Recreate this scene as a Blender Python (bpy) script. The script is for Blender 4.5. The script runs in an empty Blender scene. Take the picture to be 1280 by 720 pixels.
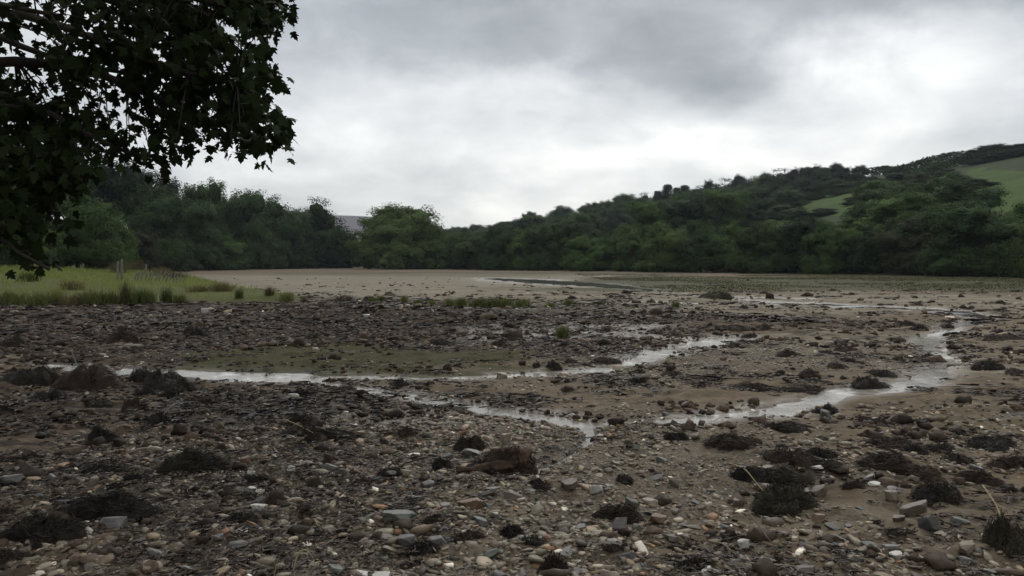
import bpy, bmesh, math, random
import numpy as np
from mathutils import Vector, noise as mn

R = random.Random(11)
rng = np.random.default_rng(11)
SC = bpy.context.scene
COL = SC.collection
PI = math.pi

# ------------------------------------------------------------------ camera
F = 1031.0                      # focal length in photo pixels (1280 wide)
HOR = 326.0
PITCH = math.atan((360 - HOR) / F)
CZ = 1.7
cam = bpy.data.cameras.new('camera')
cam.sensor_width = 36.0
cam.lens = 36.0 * F / 1280.0
cam.clip_start = 0.05
cam.clip_end = 9000
camo = bpy.data.objects.new('camera', cam)
COL.objects.link(camo)
camo.location = (0, 0, CZ)
camo.rotation_euler = (PI / 2 - PITCH, 0, 0)
SC.camera = camo
FW = np.array([0, math.cos(PITCH), -math.sin(PITCH)])
UP = np.array([0, math.sin(PITCH), math.cos(PITCH)])


def ray(px, py):
    return np.array([(px - 640) / F, 0, 0]) + FW + UP * (360 - py) / F


def proj(x, y, z):
    v = np.array([x, y, z - CZ])
    d = v @ FW
    return 640 + F * v[0] / d, 360 - F * (v @ UP) / d, d


def at_depth(px, py, d):
    return np.array([0, 0, CZ]) + ray(px, py) * d


# ------------------------------------------------------------------ numpy noise
def _h(ix, iy, s):
    n = (ix.astype(np.int64) * 374761393 + iy.astype(np.int64) * 668265263 + s * 974634511) & 0xffffffff
    n = ((n ^ (n >> 13)) * 1274126177) & 0xffffffff
    return ((n ^ (n >> 16)) & 0xffff) / 65535.0


def vnoise(x, y, s=0):
    x = np.asarray(x, float); y = np.asarray(y, float)
    ix = np.floor(x); iy = np.floor(y)
    fx = x - ix; fy = y - iy
    fx = fx * fx * fx * (fx * (fx * 6 - 15) + 10); fy = fy * fy * fy * (fy * (fy * 6 - 15) + 10)
    a = _h(ix, iy, s); b = _h(ix + 1, iy, s); c = _h(ix, iy + 1, s); d = _h(ix + 1, iy + 1, s)
    return (a * (1 - fx) + b * fx) * (1 - fy) + (c * (1 - fx) + d * fx) * fy - 0.5


def fbm(x, y, s=0, o=4, g=0.5):
    v = 0; a = 1.0
    for k in range(o):
        v = v + a * vnoise(x * 2 ** k + 17.3 * k, y * 2 ** k - 9.1 * k, s + k * 7)
        a *= g
    return v


def sst(e0, e1, x):
    t = np.clip((x - e0) / (e1 - e0), 0, 1)
    return t * t * (3 - 2 * t)


# ------------------------------------------------------------------ mesh helpers
def link(o, parent=None):
    COL.objects.link(o)
    if parent is not None:
        o.parent = parent
    return o


def mesh_np(name, V, quads=None, tris=None, smooth=False, mats=()):
    me = bpy.data.meshes.new(name)
    V = np.ascontiguousarray(V, dtype=np.float32)
    nq = 0 if quads is None else len(quads)
    nt = 0 if tris is None else len(tris)
    me.vertices.add(len(V)); me.vertices.foreach_set('co', V.ravel())
    loops = []
    if nq: loops.append(np.asarray(quads, np.int32).ravel())
    if nt: loops.append(np.asarray(tris, np.int32).ravel())
    L = np.concatenate(loops)
    me.loops.add(len(L)); me.loops.foreach_set('vertex_index', L)
    st = np.concatenate([np.arange(nq) * 4, nq * 4 + np.arange(nt) * 3]).astype(np.int32)
    me.polygons.add(nq + nt); me.polygons.foreach_set('loop_start', st)
    if smooth:
        me.polygons.foreach_set('use_smooth', np.ones(nq + nt, bool))
    me.update(calc_edges=True)
    me.validate()
    for m in mats: me.materials.append(m)
    return me


def fattr(me, name, arr, kind='FLOAT', dom='POINT'):
    a = me.attributes.new(name, kind, dom)
    key = 'value' if kind == 'FLOAT' else 'color'
    a.data.foreach_set(key, np.ascontiguousarray(arr, dtype=np.float32).ravel())


def obj(name, me, parent=None, loc=None, rz=None):
    o = bpy.data.objects.new(name, me)
    link(o, parent)
    if loc is not None: o.location = loc
    if rz is not None: o.rotation_euler = (0, 0, rz)
    return o


def tag(o, label=None, cat=None, group=None, kind=None):
    if label: o['label'] = label
    if cat: o['category'] = cat
    if group: o['group'] = group
    if kind: o['kind'] = kind
    return o


def empty(name, loc, rz=0):
    o = bpy.data.objects.new(name, None)
    link(o); o.location = loc; o.rotation_euler = (0, 0, rz)
    o.empty_display_size = 0.2
    return o


class MB:
    """collects vertices, quads and triangles"""
    def __init__(s):
        s.V = []; s.Q = []; s.T = []; s.n = 0

    def add(s, V, Q=None, T=None):
        V = np.asarray(V, float)
        s.V.append(V)
        if Q is not None and len(Q): s.Q.append(np.asarray(Q) + s.n)
        if T is not None and len(T): s.T.append(np.asarray(T) + s.n)
        s.n += len(V)

    def tube(s, pts, rad, k=6, cap=True):
        pts = np.asarray(pts, float); m = len(pts)
        rad = np.broadcast_to(np.asarray(rad, float), (m,))
        tg = np.gradient(pts, axis=0)
        tg /= np.linalg.norm(tg, axis=1)[:, None] + 1e-9
        ref = np.array([0, 0, 1.0]) if abs(tg[0][2]) < .8 else np.array([1.0, 0, 0])
        rings = []
        for i in range(m):
            u = np.cross(tg[i], ref); u /= np.linalg.norm(u) + 1e-9
            v = np.cross(tg[i], u)
            a = np.arange(k) * 2 * PI / k
            rings.append(pts[i] + rad[i] * (np.cos(a)[:, None] * u + np.sin(a)[:, None] * v))
        V = np.concatenate(rings + ([pts[:1], pts[-1:]] if cap else []))
        Q = []
        for i in range(m - 1):
            for j in range(k):
                a = i * k + j; b = i * k + (j + 1) % k
                Q.append((a, b, b + k, a + k))
        T = []
        if cap:
            c0 = m * k; c1 = m * k + 1
            for j in range(k):
                T.append((c0, (j + 1) % k, j)); T.append((c1, (m - 1) * k + j, (m - 1) * k + (j + 1) % k))
        s.add(V, Q, T)

    def mesh(s, name, mats=(), smooth=False):
        V = np.concatenate(s.V)
        Q = np.concatenate(s.Q) if s.Q else None
        T = np.concatenate(s.T) if s.T else None
        return mesh_np(name, V, Q, T, smooth, mats)


def ico(sub):
    bm = bmesh.new()
    bmesh.ops.create_icosphere(bm, subdivisions=sub, radius=1)
    V = np.array([v.co[:] for v in bm.verts]); T = np.array([[v.index for v in f.verts] for f in bm.faces])
    bm.free()
    return V / np.linalg.norm(V, axis=1)[:, None], T


ICO = {k: ico(k) for k in (1, 2, 3, 4)}


# ------------------------------------------------------------------ material helpers
class NT:
    def __init__(s, name, world=False):
        if world:
            s.id = bpy.data.worlds.new(name)
        else:
            s.id = bpy.data.materials.new(name)
        s.id.use_nodes = True
        s.t = s.id.node_tree
        s.t.nodes.clear()

    def n(s, typ, ins=None, **kw):
        nd = s.t.nodes.new(typ)
        for k, v in kw.items(): setattr(nd, k, v)
        for k, v in (ins or {}).items(): s.set(nd.inputs[k], v)
        return nd

    def set(s, sock, v):
        if isinstance(v, bpy.types.NodeSocket): s.t.links.new(v, sock)
        elif isinstance(v, bpy.types.Node): s.t.links.new(v.outputs[0], sock)
        elif isinstance(v, (tuple, list)) and sock.type == 'RGBA' and len(v) == 3: sock.default_value = (*v, 1)
        else: sock.default_value = v

    def m(s, op, a, b=None, c=None, clamp=False):
        nd = s.t.nodes.new('ShaderNodeMath'); nd.operation = op; nd.use_clamp = clamp
        for i, v in enumerate((a, b, c)):
            if v is not None: s.set(nd.inputs[i], v)
        return nd.outputs[0]

    def noise(s, vec, scale, detail=4, rough=.55, dist=0.0, dim='3D'):
        nd = s.n('ShaderNodeTexNoise', {'Scale': scale, 'Detail': detail, 'Roughness': rough, 'Distortion': dist}, noise_dimensions=dim)
        if vec is not None: s.set(nd.inputs['Vector'], vec)
        return nd.outputs[0]

    def ramp(s, f, stops, interp='LINEAR'):
        nd = s.n('ShaderNodeValToRGB', {'Fac': f}); cr = nd.color_ramp; cr.interpolation = interp
        while len(cr.elements) < len(stops): cr.elements.new(0.5)
        for e, (p, c) in zip(cr.elements, stops):
            e.position = p
            e.color = (*c, 1) if isinstance(c, (tuple, list)) else (c, c, c, 1)
        return nd.outputs[0]

    def mix(s, f, a, b, blend='MIX'):
        nd = s.n('ShaderNodeMix', data_type='RGBA', blend_type=blend)
        s.set(nd.inputs['Factor'], f); s.set(nd.inputs['A'], a) if False else None
        s.set(nd.inputs[6], a); s.set(nd.inputs[7], b)
        return nd.outputs[2]

    def attr(s, name, out='Fac'):
        return s.n('ShaderNodeAttribute', attribute_name=name).outputs[out]

    def rnd(s):
        return s.n('ShaderNodeObjectInfo').outputs['Random']

    def pos(s):
        return s.n('ShaderNodeNewGeometry').outputs['Position']

    def oco(s):
        return s.n('ShaderNodeTexCoord').outputs['Object']

    def bump(s, h, strength=.5, dist=.02, normal=None):
        nd = s.n('ShaderNodeBump', {'Height': h, 'Strength': strength, 'Distance': dist})
        if normal is not None: s.set(nd.inputs['Normal'], normal)
        return nd.outputs[0]

    def out(s, shader):
        o = s.n('ShaderNodeOutputMaterial'); s.t.links.new(shader, o.inputs[0])
        return s.id

    def pbr(s, color, rough=.7, spec=.5, normal=None, **kw):
        nd = s.n('ShaderNodeBsdfPrincipled', {'Base Color': color, 'Roughness': rough, 'Specular IOR Level': spec})
        for k, v in kw.items(): s.set(nd.inputs[k], v)
        if normal is not None: s.set(nd.inputs['Normal'], normal)
        return nd.outputs[0]


def mat_leaf(name, dark, light, trans=.25, nscale=.35, rough=.65):
    t = NT(name)
    f = t.noise(t.oco(), nscale, 3)
    r = t.rnd()
    f2 = t.m('ADD', t.m('MULTIPLY', f, .7), t.m('MULTIPLY', r, .75))
    lv = t.attr('leafv')
    f3 = t.m('ADD', f2, t.m('MULTIPLY', lv, .35))
    c = t.ramp(f3, [(.35, dark), (1.0, light)])
    d = t.pbr(c, .8, .08)
    tr = t.n('ShaderNodeBsdfTranslucent', {'Color': c}).outputs[0]
    mx = t.n('ShaderNodeMixShader', {0: trans}); t.set(mx.inputs[1], d); t.set(mx.inputs[2], tr)
    return t.out(mx.outputs[0])


def mat_bark(name, a, b, sc=6):
    t = NT(name)
    n = t.noise(t.oco(), sc, 5, .65)
    return t.out(t.pbr(t.ramp(n, [(.3, a), (.7, b)]), .85, .3, t.bump(n, .6, .02)))


def mat_weed(name, a, b):
    t = NT(name)
    n = t.noise(t.oco(), 14, 4, .6)
    lv = t.attr('leafv')
    f = t.m('ADD', n, t.m('MULTIPLY', t.m('SUBTRACT', lv, .5), .35))
    f = t.m('ADD', f, t.m('MULTIPLY', t.m('SUBTRACT', t.rnd(), .5), .25))
    return t.out(t.pbr(t.ramp(f, [(.3, a), (.75, b)]), .62, .22, t.bump(t.noise(t.oco(), 45, 5, .7), 1.0, .02)))


def mat_stone(name, a, b, rough=.55):
    t = NT(name)
    n = t.noise(t.oco(), 9, 5, .6)
    n2 = t.noise(t.oco(), 60, 3, .6)
    c = t.ramp(n, [(.3, a), (.7, b)])
    c = t.mix(t.m('MULTIPLY', n2, .5), c, (.05, .043, .035))
    return t.out(t.pbr(c, rough, .4, t.bump(t.m('ADD', n, t.m('MULTIPLY', n2, .4)), .5, .01)))


M = {}
M['weed_black'] = mat_weed('black_weed', (.010, .0076, .0055), (.044, .033, .023))
M['weed_rust'] = mat_weed('rusty_weed', (.018, .0115, .0075), (.064, .041, .027))
M['weed_olive'] = mat_weed('olive_weed', (.014, .0115, .0065), (.056, .046, .026))
M['bark'] = mat_bark('bark', (.02, .017, .013), (.06, .05, .04))
M['far_bark'] = mat_bark('distant_bark', (.014, .012, .010), (.04, .035, .028), 1.5)
M['old_wood'] = mat_bark('weathered_wood', (.07, .066, .055), (.18, .168, .14), 9)
M['log_wood'] = mat_bark('rotten_wood', (.010, .0065, .005), (.075, .038, .022), 16)
M['stick_wood'] = mat_bark('stick_wood', (.03, .024, .018), (.11, .09, .065), 20)
M['straw'] = mat_bark('dry_stem', (.12, .10, .05), (.26, .22, .11), 14)
M['pine_bark'] = M['far_bark']

M['leaf_dark'] = mat_leaf('dark_foliage', (.010, .019, .008), (.036, .061, .021))
M['leaf_mid'] = mat_leaf('mid_foliage', (.015, .028, .009), (.056, .092, .025))
M['leaf_light'] = mat_leaf('light_foliage', (.020, .034, .011), (.072, .106, .030))
M['leaf_brown'] = mat_leaf('brownish_foliage', (.015, .018, .009), (.050, .054, .024))
M['leaf_blue'] = mat_leaf('conifer_foliage', (.007, .013, .008), (.022, .037, .019))
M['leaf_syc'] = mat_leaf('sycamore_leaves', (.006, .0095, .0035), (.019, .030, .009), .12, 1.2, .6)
M['rush'] = mat_leaf('rush_blades', (.030, .042, .012), (.105, .118, .036), .3, 3)
M['rush_brown'] = mat_leaf('brown_rush_blades', (.045, .040, .018), (.12, .10, .045), .3, 3)
M['grass'] = mat_leaf('grass_blades', (.044, .064, .015), (.165, .192, .052), .35, .3)

STONES = {
    'grey': ((.085, .082, .075), (.17, .163, .15)),
    'dark grey': ((.035, .034, .032), (.075, .072, .068)),
    'brown': ((.055, .040, .029), (.12, .09, .065)),
    'tan': ((.13, .105, .075), (.24, .195, .14)),
    'rusty': ((.09, .052, .03), (.19, .115, .066)),
    'greenish grey': ((.065, .07, .058), (.135, .14, .118)),
    'white': ((.34, .32, .28), (.56, .54, .49)),
}
for k, (a, b) in STONES.items():
    M['stone ' + k] = mat_stone(k.replace(' ', '_') + '_stone', a, b)

# ------------------------------------------------------------------ terrain
AZ = np.array([-1900, -700, 0, 120, 240, 400, 450, 560, 640, 760, 900, 1000, 1100, 1200, 1280, 1500, 2200], float)
D0 = np.array([70, 85, 105, 118, 150, 195, 200, 172, 150, 135, 122, 115, 108, 104, 100, 90, 80], float)
D1 = np.array([260, 270, 280, 290, 320, 380, 420, 500, 480, 430, 385, 365, 350, 340, 330, 310, 300], float)
RY = np.array([-1, -1, -1, -1, -1, -1, -1, 309, 301, 281, 259, 246, 227, 216, 206, 198, 198], float)
ZR = np.where(RY > 0, CZ + (HOR - RY) / F * D1, 0)
ZR[:7] = [14, 14, 13, 12, 10, 5, 4]


def az_of(x, y):
    a = np.arctan2(x, y)
    a = np.clip(a, -1.05, 1.0)
    return 640 + F * np.tan(a)


def hill_t(x, y):
    px = az_of(x, y)
    r = np.hypot(x, y)
    d0 = np.interp(px, AZ, D0); d1 = np.interp(px, AZ, D1)
    return px, r, (r - d0) / (d1 - d0)


def hill_z(x, y):
    px, r, t = hill_t(x, y)
    zr = np.interp(px, AZ, ZR)
    back = sst(.2, -.3, y / (np.abs(x) + np.abs(y) + 1e-6))
    z = np.where(t < 1, zr * (0.9 * np.clip(t, 0, 1) + .1 * np.clip(t, 0, 1) ** 2), zr * np.clip(1 - (t - 1) * .25, .15, 1))
    bump = fbm(x / 45, y / 45, 5, 3) * 1.3 * sst(.05, .4, t) * sst(600, 450, r)
    return (z + bump) * (1 - back)


def ground_pt0(px, py):
    d = ray(px, py)
    t = -CZ / d[2]
    return np.array([d[0] * t, d[1] * t])


def poly(px):
    return np.array([ground_pt0(a, b) for a, b in px])


STREAMS = [  # pixel control points with half widths in metres
    ([(-60, 452, .12), (60, 453, .14), (140, 456, .26), (230, 460, .42), (320, 464, .54), (400, 468, .46), (480, 471, .32), (570, 473, .26), (640, 472, .28), (690, 468, .28), (735, 466, .26), (775, 458, .3), (800, 448, .34), (835, 438, .4), (880, 427, .55), (925, 421, .35)], 0),
    ([(380, 470, .2), (430, 484, .22), (490, 494, .26), (555, 504, .26), (610, 511, .3), (665, 519, .22), (735, 531, .16), (790, 535, .10), (850, 533, .12)], 0),
    ([(735, 534, .08), (748, 548, .05), (722, 566, .035), (690, 582, .045), (655, 596, .10)], 0),
    ([(1225, 397, .34), (1205, 403, .34), (1172, 413, .32), (1150, 420, .32), (1160, 430, .28), (1178, 441, .28), (1184, 455, .28), (1165, 470, .3), (1128, 484, .26), (1075, 493, .25), (1020, 504, .28), (960, 516, .29), (900, 527, .24), (850, 534, .2), (805, 537, .1)], 0),
    ([(290, 574, .07), (340, 569, .1), (400, 566, .1), (440, 560, .05)], 0),
    ([(445, 528, .08), (490, 524, .13), (545, 520, .08)], 0),
    ([(1000, 500, .1), (1040, 492, .12), (1080, 488, .08)], 0),
    ([(1230, 524, .06), (1290, 523, .1), (1360, 522, .1)], 0),
    ([(612, 347.5, 1.5), (650, 349.5, 3.0), (700, 353, 3.6), (745, 356, 2.4), (800, 361, 1.0), (835, 364, .5)], 1),
    ([(830, 366, .3), (870, 369, .6), (930, 371.5, .7), (1000, 374, .5)], 1),
    ([(900, 373, .4), (960, 377, .55), (1040, 381, .7), (1120, 385, .7), (1190, 389, .6), (1235, 396, .5)], 1),
    ([(690, 379, .25), (760, 377, .3), (830, 376, .3), (900, 378, .3)], 1),
]
SEG = []
for pts, kind in STREAMS:
    W = poly([(a, b) for a, b, c in pts]); hw = np.array([c for a, b, c in pts]) * .64
    for i in range(len(W) - 1):
        SEG.append((*W[i], *W[i + 1], hw[i], hw[i + 1], kind))


def stream_dist(x, y):
    """distance to the nearest water line in half widths (1 = the edge)"""
    x = np.asarray(x, float); y = np.asarray(y, float)
    best = np.full(x.shape, 99.0)
    wx = x + fbm(x / .7, y / .7, 31, 3) * .22 * np.clip(y / 12, .3, 7)
    wy = y + fbm(x / .7, y / .7, 37, 3) * .34 * np.clip(y / 12, .3, 7)
    for (ax, ay, bx, by, wa, wb, k) in SEG:
        dx, dy = bx - ax, by - ay
        t = np.clip(((wx - ax) * dx + (wy - ay) * dy) / (dx * dx + dy * dy), 0, 1)
        d = np.hypot(wx - ax - t * dx, wy - ay - t * dy) / (wa + (wb - wa) * t)
        best = np.minimum(best, d)
    return best


def bank_s(x, y):
    yf = 30.8 + (x + 19) * .47 + fbm(x / 3, y * 0, 3, 3) * 1.6
    xe = -9.5 - (y - 36) * .51 + fbm(x * 0, y / 4, 4, 3) * 2
    return np.minimum(y - yf, (xe - x) * .9)


def base_z(x, y):
    r = np.hypot(x, y)
    z = fbm(x / 5.5, y / 5.5, 1, 3) * .16 * sst(70, 25, r)
    s = bank_s(x, y)
    bank = (sst(-.3, 1.4, s) * .22 + .06 * np.clip(s - 1, 0, 45)) * sst(-.2, .2, s + .3) * sst(.0, .3, y / (r + 1e-6))
    return z + bank + hill_z(x, y)


def rough_z(x, y):
    r = np.hypot(x, y)
    k = sst(60, 22, r)
    lump = np.maximum(fbm(x / .55, y / .4, 9, 4), -.12) * .10 + fbm(x / .13, y / .11, 12, 3) * .026
    return lump * k


def height(x, y, sd=None):
    x = np.asarray(x, float); y = np.asarray(y, float)
    if sd is None: sd = stream_dist(x, y)
    s = bank_s(x, y)
    carve = sst(1.5, .65, sd)
    calm = sst(4.5, 1.3, sd)
    b = base_z(x, y)
    rz = rough_z(x, y) * (1 - .55 * calm) * (1 - .6 * sst(0, 1.5, s))
    return b + rz - carve * .055 - calm * .022


def hz(x, y):
    return float(height(np.array([x]), np.array([y]))[0])


def G(px, py):
    """the point of the ground seen at photo pixel px, py"""
    d = ray(px, py)
    t = -CZ / d[2] if d[2] < -.002 else 400
    for _ in range(12):
        p = d * t
        z = hz(p[0], p[1])
        t = t + .7 * ((z - CZ) / d[2] - t) if d[2] < -.002 else t
    p = d * t
    return p[0], p[1], hz(p[0], p[1])


# polar sheet with fine cells in front of the camera
aF = np.radians(np.arange(-50, 50.01, .2))
aB = np.radians(np.arange(54, 306.1, 4.5))
ang = np.concatenate([aF, aB])
rr = [.4, 1.0, 1.6, 2.2]
r_ = 2.6
while r_ < 2500:
    rr.append(r_)
    r_ *= 1.0056 if r_ < 42 else (1.0095 if r_ < 125 else (1.03 if r_ < 620 else 1.12))
rr = np.array(rr)
NA, NR = len(ang), len(rr)
RR, AA = np.meshgrid(rr, ang, indexing='ij')
GX = (RR * np.sin(AA)).ravel(); GY = (RR * np.cos(AA)).ravel()
GSD = stream_dist(GX, GY)
GZ = height(GX, GY, GSD)
idx = np.arange(NA * NR).reshape(NR, NA)
a = idx[:-1]; b = np.roll(idx, -1, axis=1)[:-1]; c = np.roll(idx, -1, axis=1)[1:]; d = idx[1:]
quads = np.stack([a, d, c, b], -1).reshape(-1, 4)
V = np.stack([GX, GY, GZ], -1)
V = np.concatenate([V, [[0, 0, hz(0, 0)]]])
tris = np.stack([np.full(NA, NA * NR), idx[0], np.roll(idx[0], -1)], -1)


def ell(cx, cy, rx, ry, e=.35):
    """soft patch given by a photo position, in ground coordinates"""
    c = ground_pt0(cx, cy)
    l = ground_pt0(cx - rx, cy); n = ground_pt0(cx, cy + ry); f = ground_pt0(cx, cy - ry)
    wx = abs(c[0] - l[0]); wy = abs(f[1] - n[1]) / 2
    cy_ = (f[1] + n[1]) / 2; wx *= cy_ / c[1]; c = np.array([c[0] * cy_ / c[1], cy_])
    dd = np.hypot((GX - c[0] - (GY - c[1]) * c[0] / c[1]) / wx, (GY - c[1]) / wy)
    dd = dd + fbm(GX / wx * 3, GY / wy * 3, int(cx), 4) * .5
    return sst(1 + e, 1 - e, dd)


GS = bank_s(GX, GY)
gpx, gr, gt = hill_t(GX, GY)
front = sst(-.05, .1, GY / (np.abs(GX) + np.abs(GY) + 1e-6))
m_grass = np.maximum(sst(-.2, .5, GS + fbm(GX / 1.2, GY / 1.2, 51, 3) * 1.2), sst(-.01, .03, gt)) * front
m_algae = np.maximum.reduce([ell(450, 452, 230, 18) * .95, ell(1150, 354, 420, 11) * 1.15, ell(560, 343, 330, 3.6) * .5, ell(640, 464, 90, 7) * .6,
                             ell(930, 500, 200, 10) * .25])
m_pale = np.maximum.reduce([ell(520, 357, 420, 15) * 1.0, ell(1010, 380, 420, 14) * .62, ell(1150, 440, 190, 36) * .5, ell(1020, 450, 320, 36) * .38,
                            ell(860, 560, 220, 34) * .3, ell(1090, 660, 170, 36) * .4, ell(560, 700, 90, 14) * .4])
m_dark = np.maximum.reduce([ell(230, 405, 620, 34) * 1.1, ell(820, 408, 330, 14) * .55, ell(420, 442, 480, 20) * .75, ell(120, 520, 330, 60) * .55, ell(150, 640, 330, 80) * .5, ell(1050, 585, 190, 34) * .35, ell(640, 400, 150, 14) * .5])
_dep = GY * math.cos(PITCH) - (GZ - CZ) * math.sin(PITCH)
_ok = _dep > 20
_dp = np.where(_ok, _dep, 1e9)
_px = 640 + F * GX / _dp + fbm(GX / 9, GY / 9, 91, 3) * 16; _py = 360 - F * (GY * math.sin(PITCH) + (GZ - CZ) * math.cos(PITCH)) / _dp + fbm(GX / 9, GY / 9, 93, 3) * 6
m_field = np.zeros_like(GX)
for a_, b_, c_, d_ in [(1215, 1900, 213, 262), (1000, 1072, 242, 270), (925, 990, 256, 282), (1078, 1120, 236, 250), (820, 850, 257, 266)]:
    m_field = np.maximum(m_field, sst(a_ - 6, a_ + 4, _px) * sst(b_ + 6, b_ - 4, _px) * sst(c_ - 3, c_ + 2, _py) * sst(d_ + 3, d_ - 2, _py) * _ok * (gt > .05))
m_wood = sst(.0, .06, gt) * sst(1.15, .95, gt) * (1 - m_field)
m_stone = np.clip(.25 + np.maximum.reduce([ell(560, 600, 420, 90) * .8, ell(900, 455, 260, 30) * .6, ell(300, 650, 420, 90) * .6, ell(760, 395, 160, 14) * .5,
                                           ell(180, 400, 200, 14) * .4]) - .5 * m_algae, 0, 1)
m_wet = np.maximum(sst(3.2, 1.0, GSD) * .8, np.maximum(ell(690, 415, 150, 12), ell(420, 525, 220, 18)) * .5) * (1 - .8 * m_algae)

t = NT('mud_ground')
P = t.pos()
ag, aa, ap, ad, aw, as_, awd = [t.attr(k) for k in ('grass', 'algae', 'pale', 'dark', 'wet', 'stony', 'wood')]
sep = t.n('ShaderNodeSeparateXYZ', {0: P})
P2 = t.n('ShaderNodeCombineXYZ', {0: sep.outputs[0], 1: sep.outputs[1], 2: 0.0}).outputs[0]
n1 = t.noise(P2, .55, 6, .62)
n2 = t.noise(P2, 4.5, 6, .65)
n3 = t.noise(P2, 28, 4, .6)
nS = t.noise(t.n('ShaderNodeMapping', {'Vector': P2, 'Scale': (.16, .9, 1)}).outputs[0], 1.0, 6, .65)
mud = t.ramp(n2, [(.28, (.050, .038, .025)), (.5, (.108, .083, .056)), (.72, (.165, .130, .091))])
dark = t.ramp(n2, [(.3, (.021, .0145, .0095)), (.55, (.058, .041, .028)), (.75, (.112, .084, .061))])
pale = t.ramp(t.m('ADD', t.m('MULTIPLY', nS, .6), t.m('MULTIPLY', n2, .4)), [(.34, (.066, .055, .038)), (.5, (.160, .138, .102)), (.66, (.245, .217, .168))])
algae = t.ramp(n2, [(.3, (.022, .021, .009)), (.7, (.055, .055, .022))])
grass = t.ramp(t.noise(P2, .12, 6, .6), [(.3, (.048, .070, .020)), (.7, (.092, .118, .036))])
woodf = t.ramp(n1, [(.3, (.016, .020, .009)), (.7, (.038, .050, .018))])


def thr(mask, n, w=.16):
    v = t.m('ADD', mask, t.m('MULTIPLY', t.m('SUBTRACT', n, .5), 1.1))
    mr = t.n('ShaderNodeMapRange', {'Value': v, 'From Min': .5 - w, 'From Max': .5 + w}, interpolation_type='SMOOTHSTEP')
    return mr.outputs[0]


c = t.mix(thr(ad, n1, .3), mud, dark)
c = t.mix(thr(ap, nS, .3), c, pale)
# dark peaty flecks lying all over the mud
fl = thr(t.m('ADD', t.m('SUBTRACT', .40, t.m('MULTIPLY', aa, .15)), t.m('MULTIPLY', ad, .12)), t.noise(t.n('ShaderNodeMapping', {'Vector': P2, 'Scale': (.55, 1.5, 1)}).outputs[0], 2.0, 7, .68), .05)
c = t.mix(t.m('MULTIPLY', fl, .8), c, (.017, .0135, .011))
c = t.mix(t.m('MULTIPLY', thr(aa, nS, .3), .85), c, algae)
# pebbles too small to model
vor = t.n('ShaderNodeTexVoronoi', {'Vector': P2, 'Scale': 42.0, 'Randomness': 1.0})
pebc = t.ramp(t.n('ShaderNodeSeparateColor', {0: vor.outputs['Color']}).outputs[0], [(0, (.03, .027, .024)), (.45, (.085, .077, .066)), (.8, (.14, .125, .10)), (.97, (.22, .2, .17)), (1, (.45, .43, .4))])
pebm = t.m('MULTIPLY', t.m('LESS_THAN', vor.outputs['Distance'], .55), thr(t.m('MULTIPLY', as_, .8), n2, .2))
c = t.mix(t.m('MULTIPLY', pebm, .75), c, pebc)
c = t.mix(ag, c, t.mix(t.attr('hill'), t.mix(1.0, grass, (1.0, .80, .95), 'MULTIPLY'), t.mix(t.noise(P2, .05, 5, .6), t.mix(1.0, grass, (.45, .56, .42), 'MULTIPLY'), t.mix(1.0, grass, (.66, .80, .5), 'MULTIPLY'))))
c = t.mix(thr(awd, n1, .2), c, woodf)
c = t.mix(t.m('MULTIPLY', t.m('SUBTRACT', n3, .3), .6), c, t.mix(1.0, c, (.45, .45, .45), 'MULTIPLY'))
c = t.mix(t.m('MULTIPLY', aw, .45), c, t.mix(1.0, c, (.6, .6, .62), 'MULTIPLY'))
wetv = t.m('MULTIPLY', t.m('ADD', aw, .16), t.m('SUBTRACT', 1.0, ag))
rough = t.m('SUBTRACT', .92, t.m('MULTIPLY', wetv, t.ramp(n2, [(.4, .9), (.65, .1)])), clamp=True)
hgt = t.m('ADD', t.m('MULTIPLY', n2, .7), t.m('ADD', t.m('MULTIPLY', n3, .35), t.m('MULTIPLY', t.m('SUBTRACT', .6, vor.outputs['Distance']), t.m('MULTIPLY', pebm, .8))))
sh = t.pbr(c, rough, t.m('ADD', .06, t.m('MULTIPLY', aw, .26)), t.bump(hgt, .8, .035))
M['ground'] = t.out(sh)

gm = mesh_np('ground', V, quads, tris, True, [M['ground']])
for nm, arr in (('hill', sst(.0, .05, gt)), ('grass', m_grass), ('algae', m_algae), ('pale', m_pale), ('dark', m_dark), ('wet', m_wet), ('stony', m_stone), ('wood', m_wood * (1 - .0 * m_grass))):
    fattr(gm, nm, np.append(arr, arr[0]))
ground = tag(obj('ground', gm), 'stony tidal mud flat rising to wooded hillsides', 'ground', kind='structure')

# ------------------------------------------------------------------ water
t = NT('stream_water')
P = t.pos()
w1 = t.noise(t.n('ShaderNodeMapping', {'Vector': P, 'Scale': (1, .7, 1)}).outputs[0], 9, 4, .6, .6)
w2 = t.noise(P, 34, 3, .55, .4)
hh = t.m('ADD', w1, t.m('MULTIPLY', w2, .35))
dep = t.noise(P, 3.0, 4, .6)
wc = t.ramp(dep, [(.35, (.13, .115, .095)), (.58, (.25, .23, .20)), (.70, (.50, .48, .44))])  # silty water; the palest stop paints bright sky glints into its colour
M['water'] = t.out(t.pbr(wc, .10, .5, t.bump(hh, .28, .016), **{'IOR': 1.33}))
t = NT('river_water')
P = t.pos()
w1 = t.noise(P, 5, 3, .6, .4)
M['river'] = t.out(t.pbr((.03, .028, .021), .09, .5, t.bump(w1, .06, .03), **{'IOR': 1.33}))


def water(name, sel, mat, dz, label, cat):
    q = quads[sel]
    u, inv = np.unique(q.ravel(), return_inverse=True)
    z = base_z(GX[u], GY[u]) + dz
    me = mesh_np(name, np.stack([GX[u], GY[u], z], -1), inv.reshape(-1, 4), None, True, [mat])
    return tag(obj(name, me), label, cat, kind='structure')


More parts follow.
